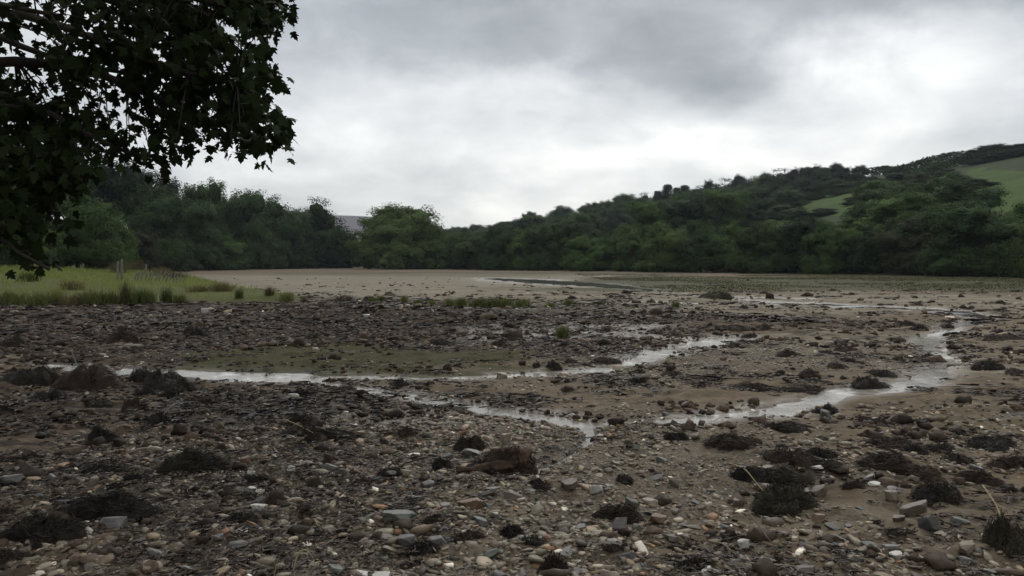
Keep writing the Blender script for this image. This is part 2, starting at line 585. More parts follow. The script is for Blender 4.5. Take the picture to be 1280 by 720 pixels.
qr = np.hypot(GX, GY)[quads].mean(1)
qin = (GSD[quads].min(1) < 1.25) & (qr < 110)
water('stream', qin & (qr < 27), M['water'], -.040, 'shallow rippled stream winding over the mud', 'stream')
water('river', qin & (qr >= 27), M['river'], -.040, 'still dark river channel crossing the far mud', 'river')


# ------------------------------------------------------------------ stones
def rock(sub, seed, flat=.5, long=1.3, planes=9):
    """a broken slab: flat top and underside, `planes` uneven sides"""
    g = np.random.default_rng(seed)
    Vd, T = ICO[sub]
    a = (np.arange(planes) + g.uniform(-.35, .35, planes)) * 2 * PI / planes
    N = np.stack([np.cos(a), np.sin(a), g.uniform(-.45, .34, planes)], -1)
    N = np.concatenate([N, [[g.normal(0, .18), g.normal(0, .18), 1], [g.normal(0, .12), g.normal(0, .12), -1], [g.normal(0, .7), g.normal(0, .7), 1]]])
    N /= np.linalg.norm(N, axis=1)[:, None]
    h = np.concatenate([g.uniform(.6, 1.0, planes), [.62, .62, .8]])
    dn = Vd @ N.T
    rad = np.minimum(np.min(np.where(dn > .05, h / np.maximum(dn, .05), 9), axis=1), 1.3)
    if sub >= 3:
        rad = rad * (1 + .05 * np.array([mn.noise(Vector(v * 2.3) + Vector((seed % 999, 0, 0))) for v in Vd]))
    return Vd * rad[:, None] * np.array([long, 1 / long ** .5, flat * 1.3]), T


def euler(rx, ry, rz):
    cx, sx, cy, sy, cz, sz = np.cos(rx), np.sin(rx), np.cos(ry), np.sin(ry), np.cos(rz), np.sin(rz)
    A = np.array([[1, 0, 0], [0, cx, -sx], [0, sx, cx]]); B = np.array([[cy, 0, sy], [0, 1, 0], [-sy, 0, cy]]); C = np.array([[cz, -sz, 0], [sz, cz, 0], [0, 0, 1]])
    return C @ B @ A


# ---- landmarks used to say which one a repeat is: photo position and phrase
NEAR_ANCHORS = [
    (241, 578, 'the big black square weed clump'), (617, 580, 'the rust-brown log'), (591, 552, 'the black weed clump above the log'),
    (462, 716, 'the two white stones at the bottom edge'), (1247, 662, 'the white triangular stone'), (1032, 519, 'the round boulder in the right stream'),
    (118, 470, 'the rusty weed heap with the stick'), (325, 632, 'the white quartz stone'), (588, 627, 'the orange split stone'),
    (930, 592, 'the black weed clump under the long stem'), (140, 635, 'the wide black weed mat'), (375, 706, 'the yellow curved stem'),
    (770, 643, 'the rusty weed mat round the grey peak stone'), (1168, 612, 'the tall black weed clump on silt'), (982, 620, 'the broad olive-brown weed bed'),
    (390, 543, 'the weed bank beside the thin twig'), (840, 543, 'the black weed clump at the stream fork'), (1087, 480, 'the big weed hump at the stream bend'),
    (1165, 430, 'the right stream bend'), (703, 416, 'the lone rush tuft on mud'), (615, 378, 'the broad row of rushes'), (893, 368, 'the grassy mound far out'),
    (320, 462, 'the wide middle of the left stream'), (850, 432, 'the white riffles mid-flat'), (500, 478, 'the weed clump below the algae patch'), (55, 658, 'the black weed heap in the corner'),
    (928, 676, 'the white egg-shaped stone'), (690, 703, 'the ragged weed clump at the bottom edge'), (180, 378, 'the grassy bank edge'), (420, 378, 'the bank tip'),
    (1260, 665, 'the weed hump at the right edge'), (660, 520, 'the middle stream branch'), (1000, 470, 'the stony bar between the streams'), (760, 395, 'the pebbly strip by the rushes'),
]
ORD = ['', 'second', 'third', 'fourth', 'fifth', 'sixth', 'seventh', 'eighth', 'ninth', 'tenth', 'eleventh', 'twelfth', 'thirteenth', 'fourteenth', 'fifteenth', 'sixteenth', 'seventeenth', 'eighteenth', 'nineteenth', 'twentieth']
USED = set()


def auto_labels(items, anchors, sy=2.4, self_skip=3):
    """items: (object, attribute phrase, px, py)"""
    groups = {}
    for o, attr, px, py in items:
        best = None
        for ax, ay, ph in anchors:
            dx, dy = px - ax, (py - ay) * sy
            dd = math.hypot(dx, dy)
            if dd < self_skip: continue
            if best is None or dd < best[0]:
                rel = ('right of' if dx > 0 else 'left of') if abs(dx) > abs(dy) else ('in front of' if dy > 0 else 'beyond')
                best = (dd, rel, ph)
        groups.setdefault((attr, best[1], best[2]), []).append((best[0], o))
    for (attr, rel, ph), L in groups.items():
        L.sort(key=lambda e: e[0])
        for k, (_, o) in enumerate(L):
            if len(L) == 1: lab = f'{attr} {rel} {ph}'
            else: lab = f'{("closest" if k == 0 else ORD[k] if k < 20 else "far")} {attr} {rel} {ph}'
            lab = lab.replace('closest', 'first')
            ws = lab.split()
            if len(ws) > 16: lab = ' '.join(q for q in ws if q not in ('small', 'medium', 'flat', 'the', 'low'))
            o['label'] = lab


STONE_ITEMS = []
placed = []          # x, y, radius of what already lies on the mud


def stone(px, py, wpx, hpx, colour, flat=None, long=None, label=None, attr=None, seed=None, tilt=.15, rz=None, sink=.25, planes=9):
    x, y, z = G(px, py)
    d = math.hypot(x, y)
    w = wpx / F * d * .5 / 1.0
    fl = flat if flat else min(1.0, max(.28, hpx / wpx * 1.05))
    lg = long or 1.2
    sub = 4 if wpx > 24 else (3 if wpx > 9 else 2)
    sd = seed if seed is not None else R.randrange(99999)
    Pv, T = rock(sub, sd, fl * 1.0, lg, planes)
    Pv = Pv * (w / max(abs(Pv[:, 0]).max(), abs(Pv[:, 1]).max() * .9, 1e-6))
    hv = max(hpx / F * d - np.ptp(Pv[:, 1]) * CZ / d * .9, w * .36) * (1 + sink * .9)
    Pv[:, 2] *= hv / np.ptp(Pv[:, 2])
    Pv = Pv @ euler(R.uniform(-tilt, tilt), R.uniform(-tilt, tilt), 0).T
    Pv[:, 2] -= Pv[:, 2].min() * (1 - sink)
    me = mesh_np('stone', Pv, None, T, False, [M['stone ' + colour]])
    if sub >= 3:
        me.polygons.foreach_set('use_smooth', np.ones(len(T), bool))
        try: me.set_sharp_from_angle(angle=math.radians(24))
        except Exception: pass
    o = obj('stone', me, None, (x, y, z - .004), rz if rz is not None else R.uniform(-.9, .9))
    tag(o, label, 'stone', 'stones scattered over the mud')
    placed.append((x, y, w))
    if not label:
        size = 'large' if wpx > 26 else ('medium' if wpx > 15 else 'small')
        shape = 'flat' if fl < .42 else ('chunky' if fl < .62 else 'rounded')
        STONE_ITEMS.append((o, attr or f'{size} {shape} {colour} stone', px, py))
    return o


# hand-placed stones
stone(325, 638, 24, 13, 'white', label='white quartz stone lying beside a black weed clump on the shingle')
stone(447, 724, 28, 18, 'white', .8, 1.0, 'white rounded stone at the bottom edge, left one of a close pair', tilt=.05)
stone(479, 725, 27, 18, 'white', .8, 1.0, 'white rounded stone at the bottom edge, right one of a close pair', tilt=.05)
stone(588, 636, 36, 20, 'rusty', .5, 1.2, 'orange split stone with a dark cleft among grey shingle', planes=6)
stone(631, 551, 16, 12, 'tan', .85, 1.05, 'tan blocky stone just beyond the rust-brown log')
stone(592, 571, 26, 13, 'grey', .5, 1.4, 'pale grey slanting stone between the log and the black clump')
stone(712, 610, 32, 14, 'brown', .45, 1.4, 'brown overhanging slab stone right of the log')
stone(640, 622, 30, 12, 'brown', .4, 1.5, 'flat brown slab stone below the log pool')
stone(555, 635, 16, 9, 'grey', label='smooth grey oval stone left of the orange split stone')
stone(745, 616, 18, 14, 'white', label='pinkish white stone beyond the rusty weed mat')
stone(822, 653, 30, 13, 'rusty', .5, 1.5, 'ochre flat stone right of the grey peak stone')
stone(776, 662, 22, 22, 'grey', 1.0, 1.0, 'grey pointed peak stone standing out of the rusty weed mat', planes=5, tilt=.5)
stone(813, 632, 22, 13, 'tan', label='pale tan stone with white edge right of the rusty weed mat')
stone(500, 650, 52, 18, 'greenish grey', .4, 1.6, 'long greenish grey slab stone, biggest in the shingle', tilt=.2)
stone(600, 655, 30, 12, 'dark grey', .45, 1.5, 'dark grey slab stone right of the long greenish slab')
stone(410, 664, 24, 13, 'tan', label='pale rounded tan stone left of the long greenish slab')
stone(315, 615, 16, 9, 'white', label='small white stone beyond the white quartz stone')
stone(313, 596, 11, 10, 'white', label='tiny bright white stone on top of a weed clump')
stone(118, 606, 13, 12, 'tan', label='small upright straw-coloured stone right of the wet slab')
stone(12, 602, 30, 10, 'grey', .35, 1.5, 'flat grey slab stone at the left edge')
stone(365, 588, 12, 8, 'white', label='little white stone near the thin puddle')
stone(140, 658, 38, 16, 'grey', .45, 1.5, 'smooth grey stone under the wide black weed mat')
stone(1032, 524, 15, 14, 'dark grey', .9, 1.0, 'round dark boulder standing in the right stream')
stone(877, 532, 9, 9, 'brown', .9, 1.0, 'small round brown boulder at the right stream mouth')
stone(1247, 672, 17, 24, 'white', 1.3, 1.0, 'white triangular stone leaning against the weed hump', planes=5, tilt=.4, sink=.1)
stone(928, 684, 17, 14, 'white', .75, 1.1, 'white egg-shaped stone right of the dark twig')
stone(957, 704, 24, 13, 'tan', label='pale tan flat stone below the white egg-shaped stone')
stone(1023, 651, 16, 14, 'rusty', .85, 1.05, 'orange round stone at the lower end of the long stem')
stone(1175, 672, 20, 10, 'tan', label='pale almond-shaped stone on the silt left of the weed hump')
stone(1208, 690, 26, 14, 'tan', .55, 1.8, 'tan finger-shaped stone below the white triangular stone', rz=.6)
stone(1120, 697, 18, 11, 'white', label='white rough stone near the bottom right silt')
stone(1140, 643, 44, 18, 'brown', .45, 1.6, 'long brown slab stone on the silt')
stone(1162, 660, 30, 20, 'dark grey', .6, 1.2, 'dark hollow-looking stone beside the almond-shaped stone')
stone(1020, 587, 18, 7, 'white', label='flat whitish stone on the silt beyond the olive-brown weed bed')
stone(1093, 606, 14, 6, 'white', label='thin white stone lying on bare silt')
stone(1113, 626, 18, 12, 'tan', label='smooth tan stone half sunk in silt')
stone(627, 473, 16, 9, 'tan', .7, 1.2, 'pale pointed stone at the left stream edge below the algae', planes=5)
stone(367, 498, 14, 8, 'white', label='bright white stone right of a weed clump near the left stream')
stone(458, 397, 11, 5, 'white', label='bright white flat stone on the dark mud before the bank tip')
stone(257, 391, 12, 6, 'white', label='white stone on the dark mud below the grass')
stone(465, 548, 12, 8, 'tan', label='small tan stone near the rusty end of the log')


# ------------------------------------------------------------------ weed clumps
def clump_mesh(w, dpt, h, seed, n, sw, mat, seg=5, spread=1.0):
    """shaggy mound of tangled weed: an uneven dome under n hanging strands"""
    g = np.random.default_rng(seed)
    nt, nr = (72, 24) if n > 250 else (34, 12)
    ph = g.uniform(0, 9, 8)

    def dome(th, r):
        out = 1 + .22 * np.sin(2 * th + ph[0]) + .15 * np.sin(3 * th + ph[1]) + .10 * np.sin(5 * th + ph[2]) + .06 * np.sin(9 * th + ph[6])
        rr = r * out * .5
        x = rr * np.cos(th) * w; y = rr * np.sin(th) * dpt
        hump = .78 + .25 * np.sin(th + ph[3]) * r + .22 * np.sin(3 * th + ph[4]) * r
        z = h * np.clip(hump, .3, 1.3) * np.clip(1 - r ** 2.6, 0, 1) ** .62
        z = z + h * (.55 * fbm(x / w * 4 + ph[5] * 10, y / dpt * 4, seed % 97, 4, .6)) * np.clip(1.25 - r, 0, 1)
        z = z + h * .42 * fbm(x / w * 13 + 3, y / dpt * 13, seed % 89, 3, .6) * np.clip(1.15 - r, 0, 1)
        return np.stack([x, y, z - .01], -1)

    mb = MB()
    th, r = np.meshgrid(np.arange(nt) * 2 * PI / nt, np.linspace(0.02, 1.0, nr), indexing='ij')
    r = r + 0
    D = dome(th, r)
    D[:, -1, 2] = -.04
    I = np.arange(nt * nr).reshape(nt, nr)
    A = I[:, :-1]; B = np.roll(I, -1, 0)[:, :-1]; C = np.roll(I, -1, 0)[:, 1:]; E = I[:, 1:]
    mb.add(D.reshape(-1, 3), np.stack([A, E, C, B], -1).reshape(-1, 4))
    nv0 = mb.n
    th0 = g.uniform(0, 2 * PI, n); r0 = np.sqrt(g.uniform(0, .9, n))
    L = g.uniform(.08, .34, n) * spread
    tw = g.normal(0, .55, n)
    lift = g.exponential(.07, n) * h + .003
    pts = []
    for k in range(seg):
        s = k / (seg - 1)
        rk = np.clip(r0 + L * s * g.uniform(.7, 1.1, n), 0, 1.25)
        tk = th0 + tw * s + g.normal(0, .08, n)
        p = dome(tk, np.minimum(rk, 1.0))
        over = np.maximum(rk - 1, 0)
        p[:, 0] += np.cos(tk) * over * w * .5; p[:, 1] += np.sin(tk) * over * dpt * .5
        p[:, 2] += lift * np.sin(PI * min(s + .1, 1)) + .012 * (1 - np.minimum(over * 5, 1)) + np.where(over > 0, .018, 0)
        p += g.normal(0, 1, (n, 3)) * np.array([w, dpt, h]) * .018
        pts.append(p)
    pts = np.stack(pts, 1)
    tg = np.gradient(pts, axis=1)
    rv = g.normal(size=(n, 1, 3)); side = np.cross(tg, rv); side /= np.linalg.norm(side, axis=2)[:, :, None] + 1e-9
    wk = sw * g.uniform(.5, 1.3, (n, 1, 1)) * np.linspace(1, .35, seg)[None, :, None]
    VV = np.stack([pts - side * wk, pts + side * wk], 2).reshape(-1, 3)
    J = np.arange(n * seg * 2).reshape(n, seg, 2)
    Q = np.stack([J[:, :-1, 0], J[:, :-1, 1], J[:, 1:, 1], J[:, 1:, 0]], -1).reshape(-1, 4)
    mb.add(VV, Q)
    me = mb.mesh('seaweed_clump', [mat], True)
    lv = np.concatenate([np.full(nv0, .35), np.repeat(g.uniform(0, 1, n), seg * 2)])
    fattr(me, 'leafv', lv)
    return me


WEED_ITEMS = []
WC = {'black': 'weed_black', 'rust': 'weed_rust', 'olive': 'weed_olive'}
WORDC = {'black': 'black', 'rust': 'reddish brown', 'olive': 'olive brown'}


def weed(px, py, wpx, hpx, colour='black', label=None, deep=.75, seed=None):
    x, y, z = G(px, py)
    d = math.hypot(x, y)
    w = wpx / F * d; w *= .87
    h = max(hpx / F * d * .76 - w * deep * CZ / d * .4, hpx / F * d * .32, .02)
    dpt = w * deep
    y2 = y + dpt * .4; x2 = x * (y2 / y)
    z2 = hz(x2, y2)
    n = int(np.clip(wpx * 8, 50, 800))
    sw = max(.0026, .42 / F * d * .5)
    sd = seed if seed is not None else R.randrange(99999)
    me = clump_mesh(w, dpt, h, sd, n, sw, M[WC[colour]])
    o = obj('seaweed_clump', me, None, (x2, y2, min(z2, z + .03) - .01))
    tag(o, label, 'seaweed', 'weed clumps stranded on the mud')
    placed.append((x2, y2, w * .4))
    if not label:
        size = 'large' if wpx > 40 else ('medium' if wpx > 20 else 'small')
        shape = 'humped' if hpx / wpx > .5 else ('low' if hpx / wpx > .3 else 'flat')
        WEED_ITEMS.append((o, f'{size} {shape} {WORDC[colour]} weed clump', px, py))
    return o


weed(241, 594, 74, 36, 'black', 'big black square-sided weed clump at the end of the thin puddle')
weed(142, 651, 96, 36, 'black', 'wide black weed mat draped over a smooth grey stone')
weed(55, 684, 92, 46, 'black', 'large black weed heap in the bottom left corner')
weed(301, 657, 42, 20, 'black'); weed(320, 607, 42, 17, 'black'); weed(126, 555, 34, 27, 'black'); weed(198, 533, 34, 20, 'black')
weed(378, 537, 42, 24, 'black'); weed(395, 553, 96, 24, 'black', 'long dark weed bank with a thin twig lying across it')
weed(250, 508, 48, 16, 'rust'); weed(118, 488, 76, 36, 'rust', 'rusty weed heap with a dark stick poking up from it')
weed(40, 484, 66, 26, 'black'); weed(60, 500, 40, 16, 'black'); weed(168, 514, 34, 20, 'rust'); weed(205, 486, 60, 22, 'black')
weed(175, 478, 30, 22, 'black'); weed(225, 492, 40, 18, 'olive')
weed(591, 563, 42, 26, 'black', 'rounded black weed clump standing just beyond the log')
weed(551, 587, 32, 22, 'black', 'pointed black weed clump at the left end of the log')
weed(689, 719, 42, 32, 'rust', 'ragged reddish weed clump at the bottom edge')
weed(770, 655, 62, 28, 'rust', 'rusty brown weed mat around the grey peak stone')
weed(780, 606, 28, 15, 'rust'); weed(843, 551, 32, 17, 'black', 'black weed clump where the streams fork')
weed(765, 690, 28, 13, 'black'); weed(527, 694, 42, 22, 'black'); weed(665, 682, 32, 12, 'black'); weed(640, 672, 34, 22, 'black'); weed(585, 676, 40, 18, 'rust')
weed(511, 546, 26, 18, 'rust'); weed(478, 556, 20, 10, 'black')
weed(931, 602, 38, 23, 'black', 'rounded black weed clump under the long pale stem')
weed(916, 565, 66, 22, 'rust'); weed(982, 542, 62, 14, 'black'); weed(1088, 531, 40, 13, 'black')
weed(990, 583, 60, 26, 'rust'); weed(982, 643, 92, 50, 'olive', 'broad olive-brown weed bed below the long stem', .9)
weed(972, 608, 70, 22, 'olive'); weed(1065, 611, 28, 14, 'rust'); weed(1140, 566, 32, 14, 'black'); weed(1168, 627, 54, 30, 'black', 'tall black weed clump standing on bare silt')
weed(1112, 560, 70, 16, 'rust'); weed(1240, 562, 66, 20, 'black'); weed(1225, 606, 48, 20, 'rust'); weed(1265, 588, 60, 24, 'rust'); weed(1175, 566, 40, 16, 'black')
weed(1110, 588, 70, 22, 'rust'); weed(1150, 600, 60, 20, 'rust'); weed(1025, 572, 40, 16, 'black'); weed(1195, 580, 36, 14, 'black')
weed(1262, 692, 56, 52, 'olive', 'tall olive weed hump at the right edge behind the white triangle')
weed(1086, 489, 44, 20, 'black', 'big dark weed hump beside the right stream bend')
weed(1045, 461, 32, 10, 'rust'); weed(1100, 472, 38, 10, 'black'); weed(940, 490, 50, 12, 'black'); weed(1000, 490, 70, 12, 'black'); weed(1150, 411, 20, 9, 'black'); weed(1182, 411, 18, 7, 'rust')
weed(893, 374, 48, 14, 'olive', 'grassy brown mound out on the far mud')
weed(937, 423, 22, 9, 'black'); weed(500, 485, 24, 16, 'black', 'dark weed clump between the stream and the algae patch'); weed(477, 505, 14, 12, 'black')
weed(652, 507, 14, 8, 'black'); weed(636, 418, 16, 9, 'black'); weed(670, 459, 13, 9, 'black'); weed(797, 467, 24, 9, 'black'); weed(797, 477, 26, 12, 'black'); weed(840, 472, 32, 10, 'black')
weed(378, 496, 22, 14, 'black'); weed(430, 490, 36, 10, 'rust'); weed(350, 430, 26, 9, 'black'); weed(440, 418, 30, 10, 'black'); weed(245, 420, 30, 14, 'black'); weed(155, 428, 34, 16, 'rust')
weed(15, 432, 30, 16, 'black'); weed(390, 425, 20, 9, 'black'); weed(548, 432, 34, 10, 'black'); weed(626, 432, 22, 9, 'black'); weed(640, 426, 16, 9, 'rust'); weed(1128, 408, 26, 8, 'rust')
weed(985, 446, 34, 12, 'rust'); weed(1060, 442, 40, 10, 'rust'); weed(1270, 470, 30, 10, 'rust'); weed(1250, 425, 44, 9, 'rust'); weed(905, 412, 50, 8, 'rust')

tries = 0
while len(WEED_ITEMS) < 236 and tries < 6000:
    tries += 1
    py = 384 + 330 * R.random() ** 1.5
    px = R.uniform(-40, 1320)
    u = px / 1280
    if py < 450: dens = 1.0 if u < .62 else .55
    elif py < 540: dens = 1.0 if u < .32 else .4
    else: dens = .75 if u < .28 else (.22 if u < .68 else .8)
    if R.random() > dens: continue
    if 200 < px < 680 and 436 < py < 474: continue
    x, y = ground_pt0(px, py)
    if stream_dist(np.array([x]), np.array([y]))[0] < 1.3: continue
    d = math.hypot(x, y)
    w = math.exp(R.gauss(math.log(.145), .48)) * (1.0 if d < 11 else 1.3 if d < 20 else 1.5)
    wpx = w / d * F
    if any((x - a) ** 2 + (y - b) ** 2 < (c + w * .35) ** 2 for a, b, c in placed): continue
    weed(px, py, wpx, wpx * R.uniform(.22, .52), R.choices(['black', 'rust', 'olive'], [.6, .3, .1])[0])

# ------------------------------------------------------------------ individual stones, largest in view
pal = ['grey', 'dark grey', 'brown', 'tan', 'rusty', 'greenish grey', 'white']
tries = 0
while len(STONE_ITEMS) < 255 and tries < 8000:
    tries += 1
    py = R.uniform(500, 722); px = R.uniform(-20, 1300)
    u = px / 1280
    dens = (.5 if u < .15 else .9 if u < .66 else .5) * (.4 if py < 560 else 1)
    if R.random() > dens: continue
    x, y = ground_pt0(px, py); d = math.hypot(x, y)
    w = min(math.exp(R.gauss(math.log(.085), .36)), .125)
    wpx = w / d * F
    if any((x - a) ** 2 + (y - b) ** 2 < (c * .9 + w * .4) ** 2 for a, b, c in placed): continue
    if stream_dist(np.array([x]), np.array([y]))[0] < .7: continue
    stone(px, py, wpx, wpx * R.uniform(.26, .6), R.choices(pal, [.34, .24, .22, .07, .02, .16, .018])[0], long=R.uniform(1.05, 1.7), tilt=.3, planes=R.choice([4, 5, 5, 6]), sink=R.uniform(.3, .55))

auto_labels(STONE_ITEMS, NEAR_ANCHORS)
auto_labels(WEED_ITEMS, NEAR_ANCHORS)

# ------------------------------------------------------------------ shingle (uncountable small stones) as one object
t = NT('shingle')
cc = t.attr('stonecol', 'Color')
n = t.noise(t.pos(), 40, 4, .6)
M['shingle'] = t.out(t.pbr(t.mix(t.m('MULTIPLY', n, .55), cc, t.mix(1.0, cc, (.35, .33, .3), 'MULTIPLY')), t.ramp(n, [(.35, .42), (.7, .85)]), .24, t.bump(n, .5, .006)))


def scatter(n, r0, r1, amax, pw=1.0):
    """area-even points in a sector in front of the camera"""
    r = np.sqrt(rng.uniform(r0 ** 2, r1 ** 2, n)) if pw == 1 else r0 * (r1 / r0) ** rng.uniform(0, 1, n)
    a = rng.uniform(-amax, amax, n)
    return r * np.sin(a), r * np.cos(a), r


def interp_mask(m, x, y):
    """nearest value of a ground mask"""
    r = np.hypot(x, y); a = np.arctan2(x, y)
    ir = np.clip(np.searchsorted(rr, r), 0, NR - 1)
    ia = np.clip(np.round((a - aF[0]) / math.radians(.2)).astype(int), 0, len(aF) - 1)
    return m.reshape(NR, NA)[ir, ia]


PALV = np.array([[.14, .120, .096], [.098, .084, .067], [.054, .046, .037], [.09, .067, .048], [.06, .044, .032], [.18, .14, .098], [.11, .105, .079], [.23, .20, .16], [.16, .095, .055], [.55, .52, .47]])
PALP = np.array([.17, .19, .14, .12, .12, .07, .1, .055, .02, .015])
mb = MB(); cols = []
VAR = {s: [rock(s, 500 + i, .26 + .3 * (i % 5) / 4, 1.05 + .6 * ((i * 3) % 7) / 6, 4 + i % 4) for i in range(40)] for s in (1, 2)}
specs = [(30000, 3.2, 9.0, .80, .030, 2), (24000, 7.5, 17.0, .72, .034, 1), (9000, 15, 32, .68, .060, 1), (5000, 28, 60, .62, .11, 1)]
for n, r0, r1, am, size, sub in specs:
    x, y, r = scatter(n, r0, r1, am, 0)
    st = interp_mask(m_stone, x, y); sd = interp_mask(GSD, x, y); gr = interp_mask(m_grass, x, y); al = interp_mask(m_algae, x, y); pl = interp_mask(m_pale, x, y)
    pp = np.clip(.17 + .16 * (r < 10) + st * 1.0 + fbm(x / .9, y / .9, 77, 3) * 1.3 + fbm(x / 2.6, y / 2.0, 79, 3) * 1.5, 0, 1) * (gr < .3) * (1 - .9 * al) * (1 - .75 * np.clip(pl, 0, 1))
    keep = rng.uniform(0, 1, n) < pp
    keep &= (sd > .75) | (rng.uniform(0, 1, n) < .28)
    x, y = x[keep], y[keep]
    z = height(x, y, interp_mask(GSD, x, y))
    s = size * np.exp(rng.normal(0, .45, len(x))) * .5
    ci = rng.choice(len(PALV), len(x), p=PALP)
    cl = PALV[ci] * rng.uniform(.95, 1.75, (len(x), 1)) * np.array([1.05, 1.0, .92])
    vi = rng.integers(0, 40, len(x))
    for k in range(40):
        Pv, T = VAR[sub][k]
        sel = np.where(vi == k)[0]
        if not len(sel): continue
        m = len(sel); nv = len(Pv)
        th = rng.uniform(0, 2 * PI, m); ti = rng.normal(0, .22, (m, 2))
        Vx = Pv[None] * s[sel][:, None, None]
        Vx = Vx.copy()
        Vx[:, :, 2] += Vx[:, :, 0] * ti[:, :1] + Vx[:, :, 1] * ti[:, 1:]
        cth, sth = np.cos(th)[:, None], np.sin(th)[:, None]
        X = Vx[:, :, 0] * cth - Vx[:, :, 1] * sth + x[sel][:, None]
        Y = Vx[:, :, 0] * sth + Vx[:, :, 1] * cth + y[sel][:, None]
        Z = Vx[:, :, 2] + (z[sel] + s[sel] * .12)[:, None]
        mb.add(np.stack([X, Y, Z], -1).reshape(-1, 3), None, (T[None] + (np.arange(m) * nv)[:, None, None]).reshape(-1, 3))
        cols.append(np.repeat(np.concatenate([cl[sel], np.ones((m, 1))], 1), nv, 0))
me = mb.mesh('shingle', [M['shingle']])
fattr(me, 'stonecol', np.concatenate(cols), 'FLOAT_COLOR')
tag(obj('shingle', me), 'small slate shingle and pebbles strewn over the mud', 'shingle', kind='stuff')

# ------------------------------------------------------------------ dark clods of peaty mud (uncountable) as one object
mb = MB(); lvs = []
CV = []
for i in range(30):
    Vd, T = ICO[2]
    rad = np.array([1 + .75 * mn.fractal(Vector(v * 1.6) + Vector((i * 3.1, 0, 0)), 1.0, 2.0, 3) for v in Vd])
    CV.append((Vd * np.clip(rad, .35, 1.7)[:, None] * np.array([1.25, 1, .5 + .2 * (i % 3)]), T))
for n, r0, r1, am, size in [(9000, 3.2, 10, .8, .040), (17000, 8, 20, .72, .050), (22000, 16, 36, .68, .066), (5000, 34, 85, .6, .13)]:
    x, y, r = scatter(n, r0, r1, am, 0)
    dk = interp_mask(m_dark, x, y); gr = interp_mask(m_grass, x, y); al = interp_mask(m_algae, x, y); sd = interp_mask(GSD, x, y); pl_ = interp_mask(m_pale, x, y)
    pp = np.clip(.03 + .66 * dk * np.clip(r / 14, .5, 1) + fbm(x / 1.3, y / .9, 188, 4) * 1.6, 0, 1) * (gr < .3) * (1 - .85 * np.clip(al, 0, 1)) * (1 - .7 * np.clip(pl_, 0, 1)) * (sd > 1.5)
    k = rng.uniform(0, 1, n) < pp
    x, y = x[k], y[k]; n = len(x)
    z = height(x, y, interp_mask(GSD, x, y))
    sz = size * np.exp(rng.normal(0, .5, n)) * .5
    vi = rng.integers(0, 30, n)
    for q in range(30):
        Pv, T = CV[q]; sel = np.where(vi == q)[0]; m = len(sel); nv = len(Pv)
        if not m: continue
        th = rng.uniform(0, 2 * PI, m); cth, sth = np.cos(th)[:, None], np.sin(th)[:, None]
        Vx = Pv[None] * sz[sel][:, None, None]
        mb.add(np.stack([Vx[:, :, 0] * cth - Vx[:, :, 1] * sth + x[sel][:, None], Vx[:, :, 0] * sth + Vx[:, :, 1] * cth + y[sel][:, None], Vx[:, :, 2] + (z[sel] + sz[sel] * .12)[:, None]], -1).reshape(-1, 3),
               None, (T[None] + (np.arange(m) * nv)[:, None, None]).reshape(-1, 3))
        lvs.append(np.repeat(rng.uniform(0, 1, m), nv))
t = NT('peaty_clods')
n = t.noise(t.pos(), 30, 4, .6)
f = t.m('ADD', t.m('MULTIPLY', t.attr('leafv'), .6), t.m('MULTIPLY', n, .4))
M['clods'] = t.out(t.pbr(t.ramp(f, [(.2, (.012, .0082, .0055)), (.5, (.029, .0195, .0125)), (.7, (.056, .039, .026)), (.9, (.105, .077, .052))]), .72, .14, t.bump(n, .6, .01)))
me = mb.mesh('mud_rubble', [M['clods']], True)
fattr(me, 'leafv', np.concatenate(lvs))
tag(obj('mud_rubble', me), 'dark crumbling clods of peaty mud strewn over the flat', 'mud', kind='stuff')

